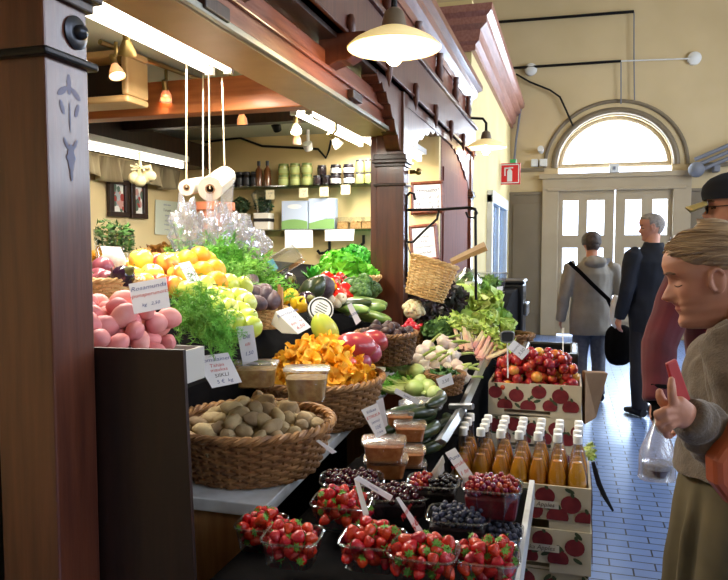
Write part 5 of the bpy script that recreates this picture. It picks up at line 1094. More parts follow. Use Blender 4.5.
# ================================================================== crates
mat('crate_card',(214,202,174),(204,190,160),scale=5,rough=.75); mat('crate_edge',(170,150,116),rough=.85); mat('print_apple',(110,26,34),(132,40,44),scale=30,rough=.7); mat('print_leaf',(64,76,50),rough=.7); mat('print_text',(92,72,60),rough=.7)
def crate(name,label,c,w,d,h,seed,words=None,group=None,low=True,floor_h=.012,rot=0):
    "cardboard fruit crate, c is the middle of its base"
    c=Vector(c); t=thing(name,label,'crate',c,group); R=Matrix.Rotation(rot,3,'Z'); m=MB(); e=.008
    def bx(x0,x1,y0,y1,z0,z1): m.box(c+R@Vector(((x0+x1)/2,(y0+y1)/2,(z0+z1)/2)),(x1-x0,y1-y0,z1-z0),R)
    X,Y=w/2,d/2; lowz=h-.018 if low else h-.004
    # front with a hand slot at its lower edge and one higher corner tab
    sx0,sx1=-X+.07,X-.13
    bx(-X,X,-Y,-Y+e,.028,lowz); bx(-X,sx0,-Y,-Y+e,0,.028); bx(sx1,X,-Y,-Y+e,0,.028); bx(X-.22,X,-Y,-Y+e,lowz,h)
    bx(-X,-X+.09,-Y,-Y+e,lowz,h) if False else None
    bx(-X,X,Y-e,Y,0,lowz); bx(-X,-X+e,-Y+e,Y-e,0,h); bx(X-e,X,-Y+e,Y-e,0,h); bx(-X+e,X-e,-Y+e,Y-e,floor_h-.008,floor_h)
    m.build('box','crate_card',t,smooth=False)
    r=random.Random(seed); m=MB()
    def disc(fx,z,rx,rz,n,mi,k,face,a=0):
        pts=[]
        for i in range(n):
            q=2*PI*i/n; u,v=rx*math.cos(q),rz*math.sin(q); u,v=u*math.cos(a)-v*math.sin(a),u*math.sin(a)+v*math.cos(a)
            if face==0: p=Vector((min(max(fx+u,-X+.001),X-.001),-Y-.0006-k*.0001,min(max(z+v,.031),lowz-.001 if fx+u<X-.22 else h-.001)))
            else: p=Vector((X+.0006+k*.0001,min(max(fx+u,-Y+.001),Y-.001),min(max(z+v,.001),h-.001)))
            pts.append(c+R@p)
        m.add(pts,[tuple(range(n))],mi)
    k=0
    for face,W_ in ((0,X),(1,Y)):
        x=-W_+.03; up=r.random()<.5
        while x<W_-.01:
            z=(h*.68 if up else h*.34)+r.uniform(-.012,.012); s=r.uniform(.029,.036)
            for q in range(r.choice((1,2))): disc(x+r.uniform(-.03,.03),z+r.choice((-1,1))*r.uniform(.02,.045),.017,.007,8,1,k,face,r.uniform(-1,1)); k+=1
            disc(x,z,s,s*.92,16,0,k,face); k+=1
            disc(x+.004,z+s*.95,.006,.010,7,1,k,face,.4); k+=1
            x+=r.uniform(.038,.052); up=not up
    m.build('print',['print_apple','print_leaf'],t,smooth=False)
    if words:
        fx=.045; zz=h*.56; q=MB(); q.add([c+R@Vector((fx+a,-Y-.0042,zz+b)) for a,b in ((-.085,-.012),(.085,-.012),(.085,.012),(-.085,.012))],[(0,1,2,3)]); q.build('banner','card_side',t,smooth=False)
        text(words,.021,'print_text',t,lambda x,y:c+R@Vector((fx+x,-Y-.0048,zz+y)))
    return t
CW,CD,CH=.46,.32,.144
cy=2.29+CD/2; cx=.08-CW/2
names=['printed apple crate carrying the juice bottles, topmost of its stack','printed apple crate directly under the bottle crate','third printed apple crate down in the bottle stack','fourth printed apple crate down in the bottle stack','lowest printed apple crate of the bottle stack, on the floor']
for k in range(5): crate('apple_crate',names[k],(cx+[0,.004,-.004,.003,0][k],cy+[0,-.004,.005,0,0][k],.72-CH*(k+1)+.0),CW,CD,CH-.001,40+k,'Schouska Apples' if k<2 else None,floor_h=.06 if k==0 else .012)
# bottles
def juice():
    t=thing('juice_bottle',None,None); r=.032
    m=MB(); pr=[(0,0),(r*.9,0),(r,.006),(r,.09),(r*.95,.108),(r*.76,.13),(r*.5,.155),(r*.40,.175),(r*.37,.222)]; m.lathe(pr,20); m.build('glass','glass',t)
    m=MB(); k=.95; pi=[(0,.004),(r*.86,.004),(r*k,.008),(r*k,.09),(r*.90,.107),(r*.71,.129),(r*.46,.153),(0,.156)]; m.lathe(pi,20); m.build('juice','juice',t)
    m=MB(); m.lathe([(0,.243),(.0135,.242),(.0148,.238),(.0148,.216),(.0,.216)],16); m.build('cap','cap_white',t); return t
jb=juice(); nb=0
for j in range(4):
    for i in range(7):
        if i*.0645+.0645*.5*(j%2)*0>CW-.04: continue
        x=cx+CW/2-.042-i*.0635; y=cy-CD/2+.045+j*.066
        place(jb,(x+U(-.003,.003),y+U(-.003,.003),.72-CH+.0615),(0,0,U(0,6)),1,'white capped bottle of orange juice standing in the apple crate','bottle','juice bottles in the crate')
# plum crate
py0=3.1; PX=.06
names=['printed apple crate heaped with plums, topmost of its stack','printed apple crate directly under the plum crate','third printed crate down in the plum stack','fourth printed crate down in the plum stack','fifth printed crate down in the plum stack','lowest printed crate of the plum stack, on the floor']
for k in range(6): crate('apple_crate',names[k],(PX-.2+[0,.004,-.003,0,.003,0][k],py0+.16,.894-.149*(k+1)),.40,.32,.148,60+k,None,low=False)
plm=[apple('plum','plum',.0235),apple('plum','plum',.024),apple('plum','plum_yellow',.024)]
for i,p in enumerate(pile(PX-.2,py0+.16,.185,.145,lambda x,y:.85,.0235,185,.125,seed=41,sq=6,pack=1.78)):
    y_=(i%11==3); place(plm[2] if y_ else plm[i%2],p,R3(1.5),U(.9,1.1),'red and orange plum heaped on the printed crate','plum','plums on the crate')
# stick tags on the plum crate
t=thing('chalk_tag','little black chalk tag on a stick beside the plums','tag',P(508,372,D=3.0)); q=[P(501,332,D=3.0),P(513,331.5,D=3.0),P(513.5,341.5,D=3.0),P(501.5,342,D=3.0)]
f=quadmap(q); m=MB(); ctr=f(.5,.5); m.box(ctr,(.05,.006,.042),Matrix.Rotation(.28,3,'Z')); m.build('board','slate',t,smooth=False,bevel=.006)
m=MB(); a=.056/2; b=.048/2; Rz=Matrix.Rotation(.28,3,'Z'); pts=[ctr+Rz@Vector((a*math.copysign(abs(math.cos(x))**.5,math.cos(x)),-.002,b*math.copysign(abs(math.sin(x))**.5,math.sin(x)))) for x in [2*PI*i/20 for i in range(20)]]; m.tube(pts,.004,5,closed=True); m.build('rim','steel',t)
m=MB(); m.tube([ctr+Vector((0,.004,-.02)),P(508,378,D=3.02)],.003,6); m.build('stick','cap_white',t)
cardpx([(507,348),(514,340),(530,351),(522,360)],2.98,[('luumut',.35,.2,'ink_grey'),('3,50',.7,.24,'ink_grey')],'tilted white card on the plums by the chalk tag')
m=MB(); a=P(563,352,D=3.25); b=P(563,331,D=3.3); m.tube([a,b],.003,6); m.box(b,(.012,.006,.03)); tag(m.build('stick','cap_white',loc=a),'thin white stick standing at the back of the plums','stick')
# paper bag on the crate side, strap, leaves
mat('kraft',(150,116,78),(134,100,64),scale=6,rough=.85,bump=.1)
m=MB(); x0=PX+.006; pts=[(P(585,372,D=3.2)),(P(608,373,D=3.35)),(P(596,418,D=3.4)),(P(585,425,D=3.2))]; thick=Vector((-.012,.05,0))
m.add(pts+[p+thick for p in pts],[(0,1,2,3),(7,6,5,4),(0,4,5,1),(1,5,6,2),(2,6,7,3),(3,7,4,0)]); tag(m.build('paper_bag','kraft',loc=pts[0],smooth=False,bevel=.005),'brown paper bag hung on the aisle side of the plum crate','bag')
m=MB(); pp_=[P(x,y,D=2.42) for x,y in ((593,462),(595.5,472),(599,484),(605,497),(613,511))]; m.tube(pp_,[.006,.008,.009,.008,.004],6,ry=[.003]*5); tag(m.build('strap','black_plastic',loc=pp_[0]),'curved black strap sticking out from the bottle crate','strap')
m=MB(); c=P(590,452,D=2.62); leafcloud(m,c,(.018,.018,.04),40,.016,rg); tag(m.build('leaf_sprig','lettuce',loc=c,smooth=False),'small pale green sprig behind the last juice bottle','sprig')
# ================================================================== cucumbers, tubs and berries
for k in range(3): pass
cu=cuke('cucumber',.18,.021,'cucumber',3)
for (dx,dy,dz,a) in ((-.60,2.2,0,1.3),(-.545,2.22,0,1.35),(-.49,2.2,0,1.25),(-.435,2.22,0,1.3),(-.57,2.22,.045,1.2),(-.51,2.2,.045,1.4),(-.455,2.23,.045,1.3),(-.54,2.3,.09,1.1),(-.48,2.3,.09,1.35),(-.59,2.42,.02,.9),(-.52,2.45,.03,1.2),(-.44,2.45,.02,1.5),(-.50,2.42,.075,1.0),(-.45,2.36,.12,1.6)):
    place(cu,(dx,dy,ZG+.045+dz),(U(-.05,.05),U(-.08,.08),a+U(-.1,.1)),1,'dark green cucumber stacked beside the plastic tubs','cucumber','cucumbers beside the tubs')
m=MB(); c=P(420,404,D=2.5); m.ball((c.x,c.y,c.z),(.08,.06,.025),16,10,fn=lambda v:v*(1+.3*noise.noise(v*3))); tag(m.build('plastic_bag','bag_film',loc=c),'clear film bag lying over the cucumbers at the fennel','plastic bag')
cardpx([(396,388),(420,400),(418,405),(394,393)],2.35,[('kurkku',.5,.5,'ink_blue')],'narrow white card lying on the cucumbers')
mat('curry',(226,146,84),(206,116,60),scale=60,rough=.5,detail=5)
for (x,y,D,w,h,l,g) in ((384,460,1.93,.118,.055,'top clear tub of orange filling with the tall blue and red card',1),(386,476,1.94,.118,.05,'clear tub of orange filling under the one with the card',1),(407,466,2.05,.105,.05,'clear tub of orange filling in the pair farther along',1),(408,484,2.05,.105,.06,'clear tub of darker filling under the farther pair',1),(410,440,2.2,.10,.05,'clear tub at the back, behind the one with the card',1),(400,427,2.3,.09,.045,'clear lidded tub at the back edge below the white shelf',1)):
    tub('plastic_tub',l,P(x,y,D=D),w,w*.8,h,.25,.85,True,'curry')
m=MB(); m.bx(-.62,-.40,1.76,2.0,ZB,.848); tag(m.build('riser','black_cloth',loc=(-.55,1.9,ZB),smooth=False),'black riser under the plastic tubs','riser')
def punnet(label,c,w,d,h,rot,mt='clear_plastic',group=None):
    c=Vector(c); t=thing('berry_punnet',label,'punnet',c,group); R=Matrix.Rotation(rot,3,'Z'); m=MB(); N=28
    def rr(s,z): return [c+R@Vector((w/2*s*math.copysign(abs(math.cos(a))**.45,math.cos(a)),d/2*s*math.copysign(abs(math.sin(a))**.45,math.sin(a)),z)) for a in [2*PI*i/N for i in range(N)]]
    rings=[rr(.8,0),rr(.98,h)]; m.add([p for q in rings for p in q],[(i,(i+1)%N,N+(i+1)%N,N+i) for i in range(N)]+[tuple(range(N-1,-1,-1))])
    for i in range(0,N,2): a,b=rings[0][i],rings[1][i]; m.tube([a,b],.0012,4)
    m.build('tray',mt,t,ang=30); m=MB(); m.tube(rr(1.0,h),.003,5,closed=True); m.build('rim',mt,t); return t
def strawb():
    m=MB(); m.lathe([(0,-.019),(.005,-.0175),(.010,-.011),(.0145,-.001),(.0155,.006),(.013,.012),(.007,.0145),(0,.014)],14); o=m.build('strawberry','strawberry'); s=MB()
    for k in range(7):
        a=2*PI*k/7; d=Vector((math.cos(a),math.sin(a),0)); e=Vector((-d.y,d.x,0)); s.add([Vector((0,0,.0165)),d*.007+e*.0035+Vector((0,0,.0165)),d*.014+Vector((0,0,.0145)),d*.007-e*.0035+Vector((0,0,.0165))],[(0,1,2,3)])
    s.tube([(0,0,.014),(.001,0,.026)],.0012,5); s.build('calyx','calyx',o,smooth=False); return o
sb=strawb()
straw=[('strawberry punnet with the tilted white card, at the front by the other berries',424,576,1.36,.135,.115,.0,46),('strawberry punnet at the front corner under the blueberries',487,580,1.37,.125,.115,.1,40),('strawberry punnet at the front behind the leaning white card',373,563,1.42,.13,.115,.05,44),('strawberry punnet in the dark, beside the white shelf corner',293,560,1.45,.12,.11,.1,40),('strawberry punnet at the back in front of the dark grape tray',342,522,1.66,.14,.12,.1,44),('strawberry punnet behind, between the card and the shelf front',262,552,1.62,.11,.11,.1,26)]
for k,(l,x,y,D,w,d,rot,n) in enumerate(straw):
    c=P(x,y,D=D); c.z=max(c.z,ZB+.001); punnet(l,c,w,d,.055,rot)
    wh=('with the tilted card','at the front corner','behind the leaning white card','in the dark by the shelf corner','in front of the dark grape tray','deep behind the shelf corner')[k]
    for p in pile(c.x,c.y,w*.44,d*.44,lambda x,y:c.z+.012,0.0125,int(n*1.55),.045,seed=50+k,sq=5,rot=rot,pack=1.70,k=20): place(sb,p,R3(1.2),U(.68,.92),'glossy red strawberry in the punnet '+wh,'strawberry','strawberries '+wh)
bl=proto_ball('blueberry',.0065,'blueberry',1,.04,1.5,9,6); bc=proto_ball('blackcurrant',.0062,'blackcurrant',1,.03,1.5,9,6); rc=proto_ball('redcurrant',.0062,'redcurrant',2,.03,1.5,9,6); cd=proto_ball('dark_berry',.0085,'cherry_dark',2,.04,1.5,10,7)
def berries(c,w,d,h,rot,n,pt,lab,cat,grp,seed,r,pk=.02,mix=None):
    for i,p in enumerate(pile(c.x,c.y,w*.45,d*.45,lambda x,y:c.z+h,r,n,pk,seed=seed,sq=6,rot=rot,pack=1.84,k=18)):
        if mix and p.x<c.x-.005: place(mix[0],p,R3(),U(.9,1.1),mix[1],mix[2],mix[3])
        else: place(pt,p,R3(),U(.9,1.12),lab,cat,grp)
mat('berry_fill',(30,22,26),(44,26,32),scale=120,rough=.4); mat('red_fill',(84,14,24),(110,20,30),scale=120,rough=.4)
def filled(label,x,y,D,w,d,h,rot,fm):
    c=P(x,y,D=D); t=punnet(label,c,w,d,h,rot); m=MB(); R=Matrix.Rotation(rot,3,'Z'); m.box(c+Vector((0,0,h*.42)),(w*.80,d*.80,h*.78),R,taper=1.12); m.build('contents',fm,t,smooth=False,bevel=.008); return c
c=filled('punnet of redcurrants mixed with blackcurrants, under the folded card',433,505,1.74,.13,.105,.062,.1,'berry_fill'); berries(c,.122,.10,.048,.1,150,bc,'shiny blackcurrant in the mixed currant punnet','blackcurrant','blackcurrants in the mixed punnet',71,.0062,.018,(rc,'redcurrant in the mixed currant punnet','redcurrant','redcurrants in the mixed punnet'))
c=filled('punnet heaped with redcurrants, the tall tilted card stuck in it',492,514,1.60,.135,.115,.07,.05,'red_fill'); berries(c,.13,.11,.058,.05,170,rc,'shiny redcurrant in the high punnet with the tall card','redcurrant','redcurrants in the high punnet',72,.0062,.018)
c=filled('punnet of blueberries between the currants and the strawberries',458,540,1.56,.14,.115,.06,.1,'berry_fill'); berries(c,.13,.108,.046,.1,140,bl,'dusty blueberry in the punnet under the currants','blueberry','blueberries under the currants',73,.0066,.018)
c=filled('punnet of blueberries under the redcurrants, at the white table edge',497,556,1.55,.11,.11,.06,.0,'berry_fill'); berries(c,.105,.105,.046,0,110,bl,'dusty blueberry in the punnet at the table edge','blueberry','blueberries at the table edge',74,.0066,.014)
c=filled('clear tray of dark cherries behind the leaning white card',398,512,1.72,.15,.12,.05,.3,'berry_fill'); berries(c,.14,.112,.036,.3,90,cd,'dark cherry in the tray behind the leaning white card','cherry','dark cherries behind the card',75,.0085,.014)
c=filled('clear tray of black grapes in front of the plastic tubs',352,497,1.80,.165,.12,.05,.3,'berry_fill'); berries(c,.155,.112,.036,.3,90,cd,'black grape in the tray in front of the plastic tubs','grape','black grapes in the tray',76,.0085,.014)
# stands lifting the upper berry punnets
m=MB(); m.bx(-.42,-.12,1.60,1.98,ZB,ZB+.018); tag(m.build('riser','black_cloth',loc=(-.3,1.7,ZB),smooth=False),'black riser under the currant punnets','riser')
# ================================================================== price cards
cardpx([(128.5,284),(166,277),(170,307),(134,314)],1.62,[('Rosamunda',.22,.2,'ink_blue'),('-punaperunoita',.45,.17,'ink_red'),('kg   2,50',.78,.14,'ink_blue')],'white handwritten card standing in the red potatoes',dtop=.05)
cardpx([(193.5,357),(228,352.5),(242,382),(212,388)],1.86,[('Suomalainen',.17,.17,'ink_blue'),('Tähän',.36,.15,'ink_red'),('maukas',.5,.15,'ink_red'),('SIIKLI',.68,.16,'ink_black'),('5 €  kg',.87,.15,'ink_blue')],'white handwritten card standing in the big potato basket',dtop=.05)
cardpx([(178.5,263.5),(189.5,261),(200.5,280.5),(189,283.5)],2.12,[('Appelsiini',.3,.14,'ink_blue'),('2,90',.65,.2,'ink_grey')],'small white card leaning on the oranges',dtop=.04)
a=cardpx([(275.5,311.5),(291,306.5),(311,327),(298,334)],2.33,[('Kanttarelli',.2,.15,'ink_blue'),('1 ltr',.42,.15,'ink_blue'),('suomi',.62,.15,'ink_red'),('6,50',.82,.16,'ink_red')],'white folded card with blue and red writing above the chanterelles',dtop=.05)
m=MB(); q=[P(275.5,311.5,D=2.38),P(298,334,D=2.33),P(282,333,D=2.36),P(271,324,D=2.40)]; m.add(q,[(0,1,2,3)]); m.build('fold','card_side',a,smooth=False)
cardpx([(289,312),(299,316),(305,326),(296,320)],2.6,[('sitruuna',.5,.2,'card')],'small blue card behind the chanterelle card',body='label_blue')
cardpx([(236,327),(253,325),(258,360),(243,365)],1.98,[('Dill',.3,.14,'ink_blue'),('tilli',.5,.12,'ink_red'),('1,50',.75,.14,'ink_blue')],'white card standing upright behind the big drooping dill bunch')
cardpx([(347,305),(351.5,303),(361,321),(356,325)],2.62,[('mango',.5,.2,'ink_blue')],'narrow pale blue card stuck behind the mangoes')
cardpx([(361,410),(377,403),(386.5,433),(376.5,438)],1.86,[('Siikaa',.16,.13,'ink_blue'),('ETIKKA',.34,.13,'ink_red'),('(savu)',.52,.12,'ink_blue'),('12€',.72,.14,'ink_blue'),('/ rasia',.88,.1,'ink_blue')],'tall tilted white card with blue and red writing on the orange tubs',dtop=.03)
cardpx([(376,401),(383,397.5),(388,425),(384,428)],1.95,[],'narrow blank card tucked behind the tall tilted card on the tubs')
cardpx([(445,453),(455,447.5),(479,484),(470,490)],1.62,[('Puna-',.2,.13,'ink_blue'),('herukka',.38,.13,'ink_red'),('1 ltr',.6,.13,'ink_red'),('4€',.82,.14,'ink_blue')],'tall tilted card stuck in the high redcurrant punnet',dtop=.05)
a=cardpx([(428,478),(443,455),(444.5,471),(440,476)],1.75,[],'folded white card standing in the mixed currant punnet')
m=MB(); q=[P(443,455,D=1.75),P(445,462,D=1.75),P(433,487,D=1.72),P(431,484,D=1.72)]; m.add(q,[(0,1,2,3)]); m.build('fold','card_side',a,smooth=False)
cardpx([(396,498),(399,497),(424,532),(422,543)],1.42,[('Mansikka',.35,.14,'ink_red'),('5€',.7,.2,'ink_red')],'tilted white card stuck in the front strawberry punnet')
a=cardpx([(358.5,476),(393,496),(390,501),(354,479)],1.5,[('mansikka',.5,.5,'ink_blue')],'long white card leaning over the strawberries, on a folded leg'); m=MB(); q=[P(354,479,D=1.5),P(358,477,D=1.51),P(369,514,D=1.52),P(364,518,D=1.5)]; m.add(q,[(0,1,2,3)]); m.build('fold','card_side',a,smooth=False)
cardpx([(316,441),(319,440),(337,452),(332,454)],1.85,[],'thin white card edge leaning on the shelf above the grapes')
# extra small leaf greens under the white shelf: dark drape closing the stall base
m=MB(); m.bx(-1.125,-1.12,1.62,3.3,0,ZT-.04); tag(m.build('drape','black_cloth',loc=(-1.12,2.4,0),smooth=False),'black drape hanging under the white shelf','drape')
# ================================================================== people
mat('skin',(206,150,124),(196,134,110),scale=14,rough=.5,sss=.08); mat('skin_pale',(196,142,116),(184,124,100),scale=14,rough=.5,sss=.08)
mat('lip',(170,98,88),rough=.45); mat('brow',(104,74,54),rough=.8); mat('lash',(58,40,34),rough=.7); mat('eye_white',(226,220,212),rough=.2,coat=.5)
mat('hair_blond',(112,86,64),(186,158,122),scale=34,rough=.4,stretch=(.5,.5,9),detail=6,lo=.3,hi=.7)
mat('hair_dark',(52,42,38),(84,72,66),scale=24,rough=.5,stretch=(1,3,1)); mat('hair_grey',(128,120,112),(168,160,150),scale=30,rough=.6); mat('hair_white',(190,184,176),(214,208,200),scale=30,rough=.6)
mat('sweater',(112,98,84),(98,86,74),scale=60,rough=.95,sheen=.3,bump=.35,bscale=220); mat('skirt',(104,92,66),(88,78,56),scale=8,rough=.9)
mat('red_coat',(92,15,28),(76,12,24),scale=8,rough=.8,sheen=.2); mat('navy_coat',(22,26,38),(16,20,30),scale=8,rough=.85); mat('grey_coat',(156,150,140),(142,136,126),scale=8,rough=.85)
mat('jeans',(112,114,120),(96,98,106),scale=30,rough=.9); mat('dark_trousers',(34,34,40),rough=.9); mat('shoe',(26,24,24),rough=.5); mat('cap_navy',(26,30,42),rough=.85); mat('cap_brim',(186,170,110),rough=.8)
def interp(tab,z):
    if z<=tab[0][0]: return tab[0][1]
    for (a,x),(b,y) in zip(tab,tab[1:]):
        if z<=b:
            t=(z-a)/(b-a); t=t*t*(3-2*t)*.5+t*.5; return x+(y-x)*t
    return tab[-1][1]
XFR=[(-.118,.02),(-.113,.060),(-.104,.084),(-.09,.086),(-.075,.0785),(-.064,.0835),(-.058,.0865),(-.0525,.0835),(-.047,.088),(-.041,.0865),(-.034,.082),(-.015,.083),(.003,.0815),(.018,.087),(.032,.093),(.05,.095),(.07,.089),(.09,.071),(.104,.04),(.112,.0)]
XBK=[(-.118,.03),(-.108,.015),(-.085,-.03),(-.06,-.066),(-.03,-.088),(0,-.1),(.03,-.104),(.06,-.096),(.085,-.075),(.1,-.045),(.112,0)]
YWD=[(-.118,.014),(-.108,.028),(-.09,.041),(-.06,.055),(-.03,.066),(0,.070),(.03,.074),(.055,.073),(.08,.062),(.098,.040),(.112,0)]
def headpt(a,z):
    xf,xb,w=interp(XFR,z),interp(XBK,z),interp(YWD,z); ca,sa=math.cos(a),math.sin(a)
    x=(xf if ca>0 else -xb)*math.copysign(abs(ca)**.92,ca); y=w*math.copysign(abs(sa)**(.88 if ca>0 else .95),sa)
    return Vector((x,y,z))
def facept(a,z):
    p=headpt(a,z)
    if p.x>0.02:
        y=abs(p.y)
        # nose
        if -.043<z<.02:
            t=(.02-z)/(.02+.029); amp=.032*max(0,min(1,t))**1.1 if z>-.029 else .032*max(0,1-((-.029-z)/.013))**.6
            s=.0085+.005*max(0,min(1,t)); p.x+=amp*math.exp(-(y/s)**2)
            if z<-.018: p.x+=.008*math.exp(-((y-.013)/.006)**2)*math.exp(-((z+.029)/.008)**2)
        p.x-=.015*math.exp(-((y-.031)/.015)**2-((z-.008)/.011)**2)
        p.x+=.009*math.exp(-((y-.031)/.012)**2-((z-.004)/.007)**2)
        p.x+=.003*math.exp(-((y-.03)/.018)**2-((z-.024)/.006)**2)
        p.x+=.004*math.exp(-((y-.042)/.014)**2-((z+.025)/.014)**2)
        p.x-=.0035*math.exp(-(y/.024)**4-((z+.0528)/.0022)**2)
        p.x-=.003*math.exp(-((y-.027)/.006)**2-((z+.045)/.018)**2)
    return p
def ear(mb,M,s):
    pts=[]
    mb.ball(M@Vector((-.006,s*.071,-.006)),(.017,.007,.030),14,10,R=M.to_3x3()@Matrix.Rotation(-.15,3,'Y')@Matrix.Rotation(s*-.25,3,'Z'))
    mb.tube([M@Vector((-.0+.016*math.cos(t)-.004,s*(.078+.003*math.sin(t)),-.0+.028*math.sin(t)-.004)) for t in [-.9+3.6*i/10 for i in range(11)]],.0045,6)
def head(mb,M,neck=None,nz=72,na=96):
    rows=[]
    for j in range(nz+1):
        z=-.118+.23*(j/nz); rows.append([M@facept(2*PI*i/na,z) for i in range(na)])
    vs=[p for r in rows for p in r]; fs=[(j*na+i,j*na+(i+1)%na,(j+1)*na+(i+1)%na,(j+1)*na+i) for j in range(nz) for i in range(na)]+[tuple(range(na-1,-1,-1)),tuple(nz*na+i for i in range(na))]
    mb.add(vs,fs); ear(mb,M,1); ear(mb,M,-1)
def hair(M,mask,th,mats,parent,name='hair',na=96,nz=60,seed=1,extra=None,strand=.002):
    mb=MB(); vs=[]
    for j in range(nz+1):
        z=-.10+.214*(j/nz)
        for i in range(na):
            a=2*PI*i/na; aa=a if a<=PI else 2*PI-a; p=headpt(a,min(z,.1115)); n=Vector((p.x,p.y,p.z*.8+.01)).normalized(); h=mask(math.degrees(aa),z)
            t=(-.010+(th(math.degrees(aa),z)+.010)*h)
            if h>.5: t+=strand*math.sin(z*520+aa*(9 if strand<.0018 else 20)+4*noise.noise(p*22))+.003*noise.noise(p*25+Vector((seed,0,0)))
            vs.append(M@(p+n*t))
    k=len(vs); vs.append(M@Vector((0,0,.1135+th(90,.11)))); 
    mb.add(vs,[(j*na+i,j*na+(i+1)%na,(j+1)*na+(i+1)%na,(j+1)*na+i) for j in range(nz) for i in range(na)]+[(nz*na+i,nz*na+(i+1)%na,k) for i in range(na)])
    if extra: extra(mb,M)
    return mb.build(name,mats,parent)
def sm(x,a,b):
    t=max(0,min(1,(x-a)/(b-a))); return t*t*(3-2*t)
def frame(pos,f,tilt=0,scale=1,roll=0):
    f=Vector(f); f.z=0; f.normalize(); l=Vector((0,0,1)).cross(f); M=Matrix((f,l,Vector((0,0,1)))).transposed().to_4x4()
    return Matrix.Translation(pos)@M@Matrix.Rotation(tilt,4,'Y')@Matrix.Rotation(roll,4,'X')@Matrix.Scale(scale,4)
def facecol(M):
    Mi=M.inverted()
    def f(c):
        q=Mi@c
        if q.x>.06 and abs(q.y)<.024 and -.0635<q.z<-.0425: return 1
        if q.x>.045 and .010<abs(q.y)<.050 and abs(q.z-(.0265-.10*max(0,abs(q.y)-.036)))<.0042: return 2
        if q.x>.05 and .018<abs(q.y)<.045 and abs(q.z-(.0012-.05*abs(abs(q.y)-.03)))<.0026: return 3
        return 0
    return f
def finger(mb,pts,r): mb.tube(pts,[r*1.05,r,r*.98,r*.9,r*.72][:len(pts)] if len(pts)<=5 else r,8); mb.ball(pts[-1],r*.74,8,6)
def hand(mb,w,d,n,s=1.0,curl=.5,side=1,thumb=True):
    "relaxed hand: wrist w, direction d along the palm, n normal out of the back of the hand"
    d=Vector(d).normalized(); n=(Vector(n)-d*Vector(n).dot(d)).normalized(); b=d.cross(n)*side; w=Vector(w)
    mb.tube([w,w+d*.03*s,w+d*.06*s,w+d*.088*s],[.020*s,.030*s,.038*s,.036*s],12,ry=[.017*s,.015*s,.014*s,.012*s],side=b)
    for k,(o,L) in enumerate(((.028,.072),(.010,.080),(-.009,.074),(-.026,.058))):
        p=w+d*.082*s+b*o*s; pts=[p-d*.02*s,p]; a=curl*.55; v=d.copy()
        for q in (.45,.32,.25):
            v=(v*math.cos(a)-n*math.sin(a)); v.normalize(); p=p+v*L*q*s; pts.append(p); a=curl*.75; nn=n
            n2=(n-v*n.dot(v)); 
        finger(mb,pts,(.0092-.0006*(k==3))*s)
    if thumb:
        p=w+d*.025*s+b*.024*s; v=(d*.6+b*.7-n*.25).normalized(); pts=[p,p+v*.032*s,p+v*.032*s+(v*.7+d*.5).normalized()*.028*s,p+v*.032*s+(v*.7+d*.5).normalized()*.028*s+(d*.9+v*.2-n*.2).normalized()*.022*s]; finger(mb,pts,.0105*s)
def folds(amp,f,seed,fz=1):
    s=Vector((seed,seed*2,seed*3))
    return lambda p,n:p+n*amp*(noise.noise(Vector((p.x*f,p.y*f,p.z*f*fz))+s)+.5*noise.noise(Vector((p.x*f*2.3,p.y*f*2.3,p.z*f*2.3*fz))+s))
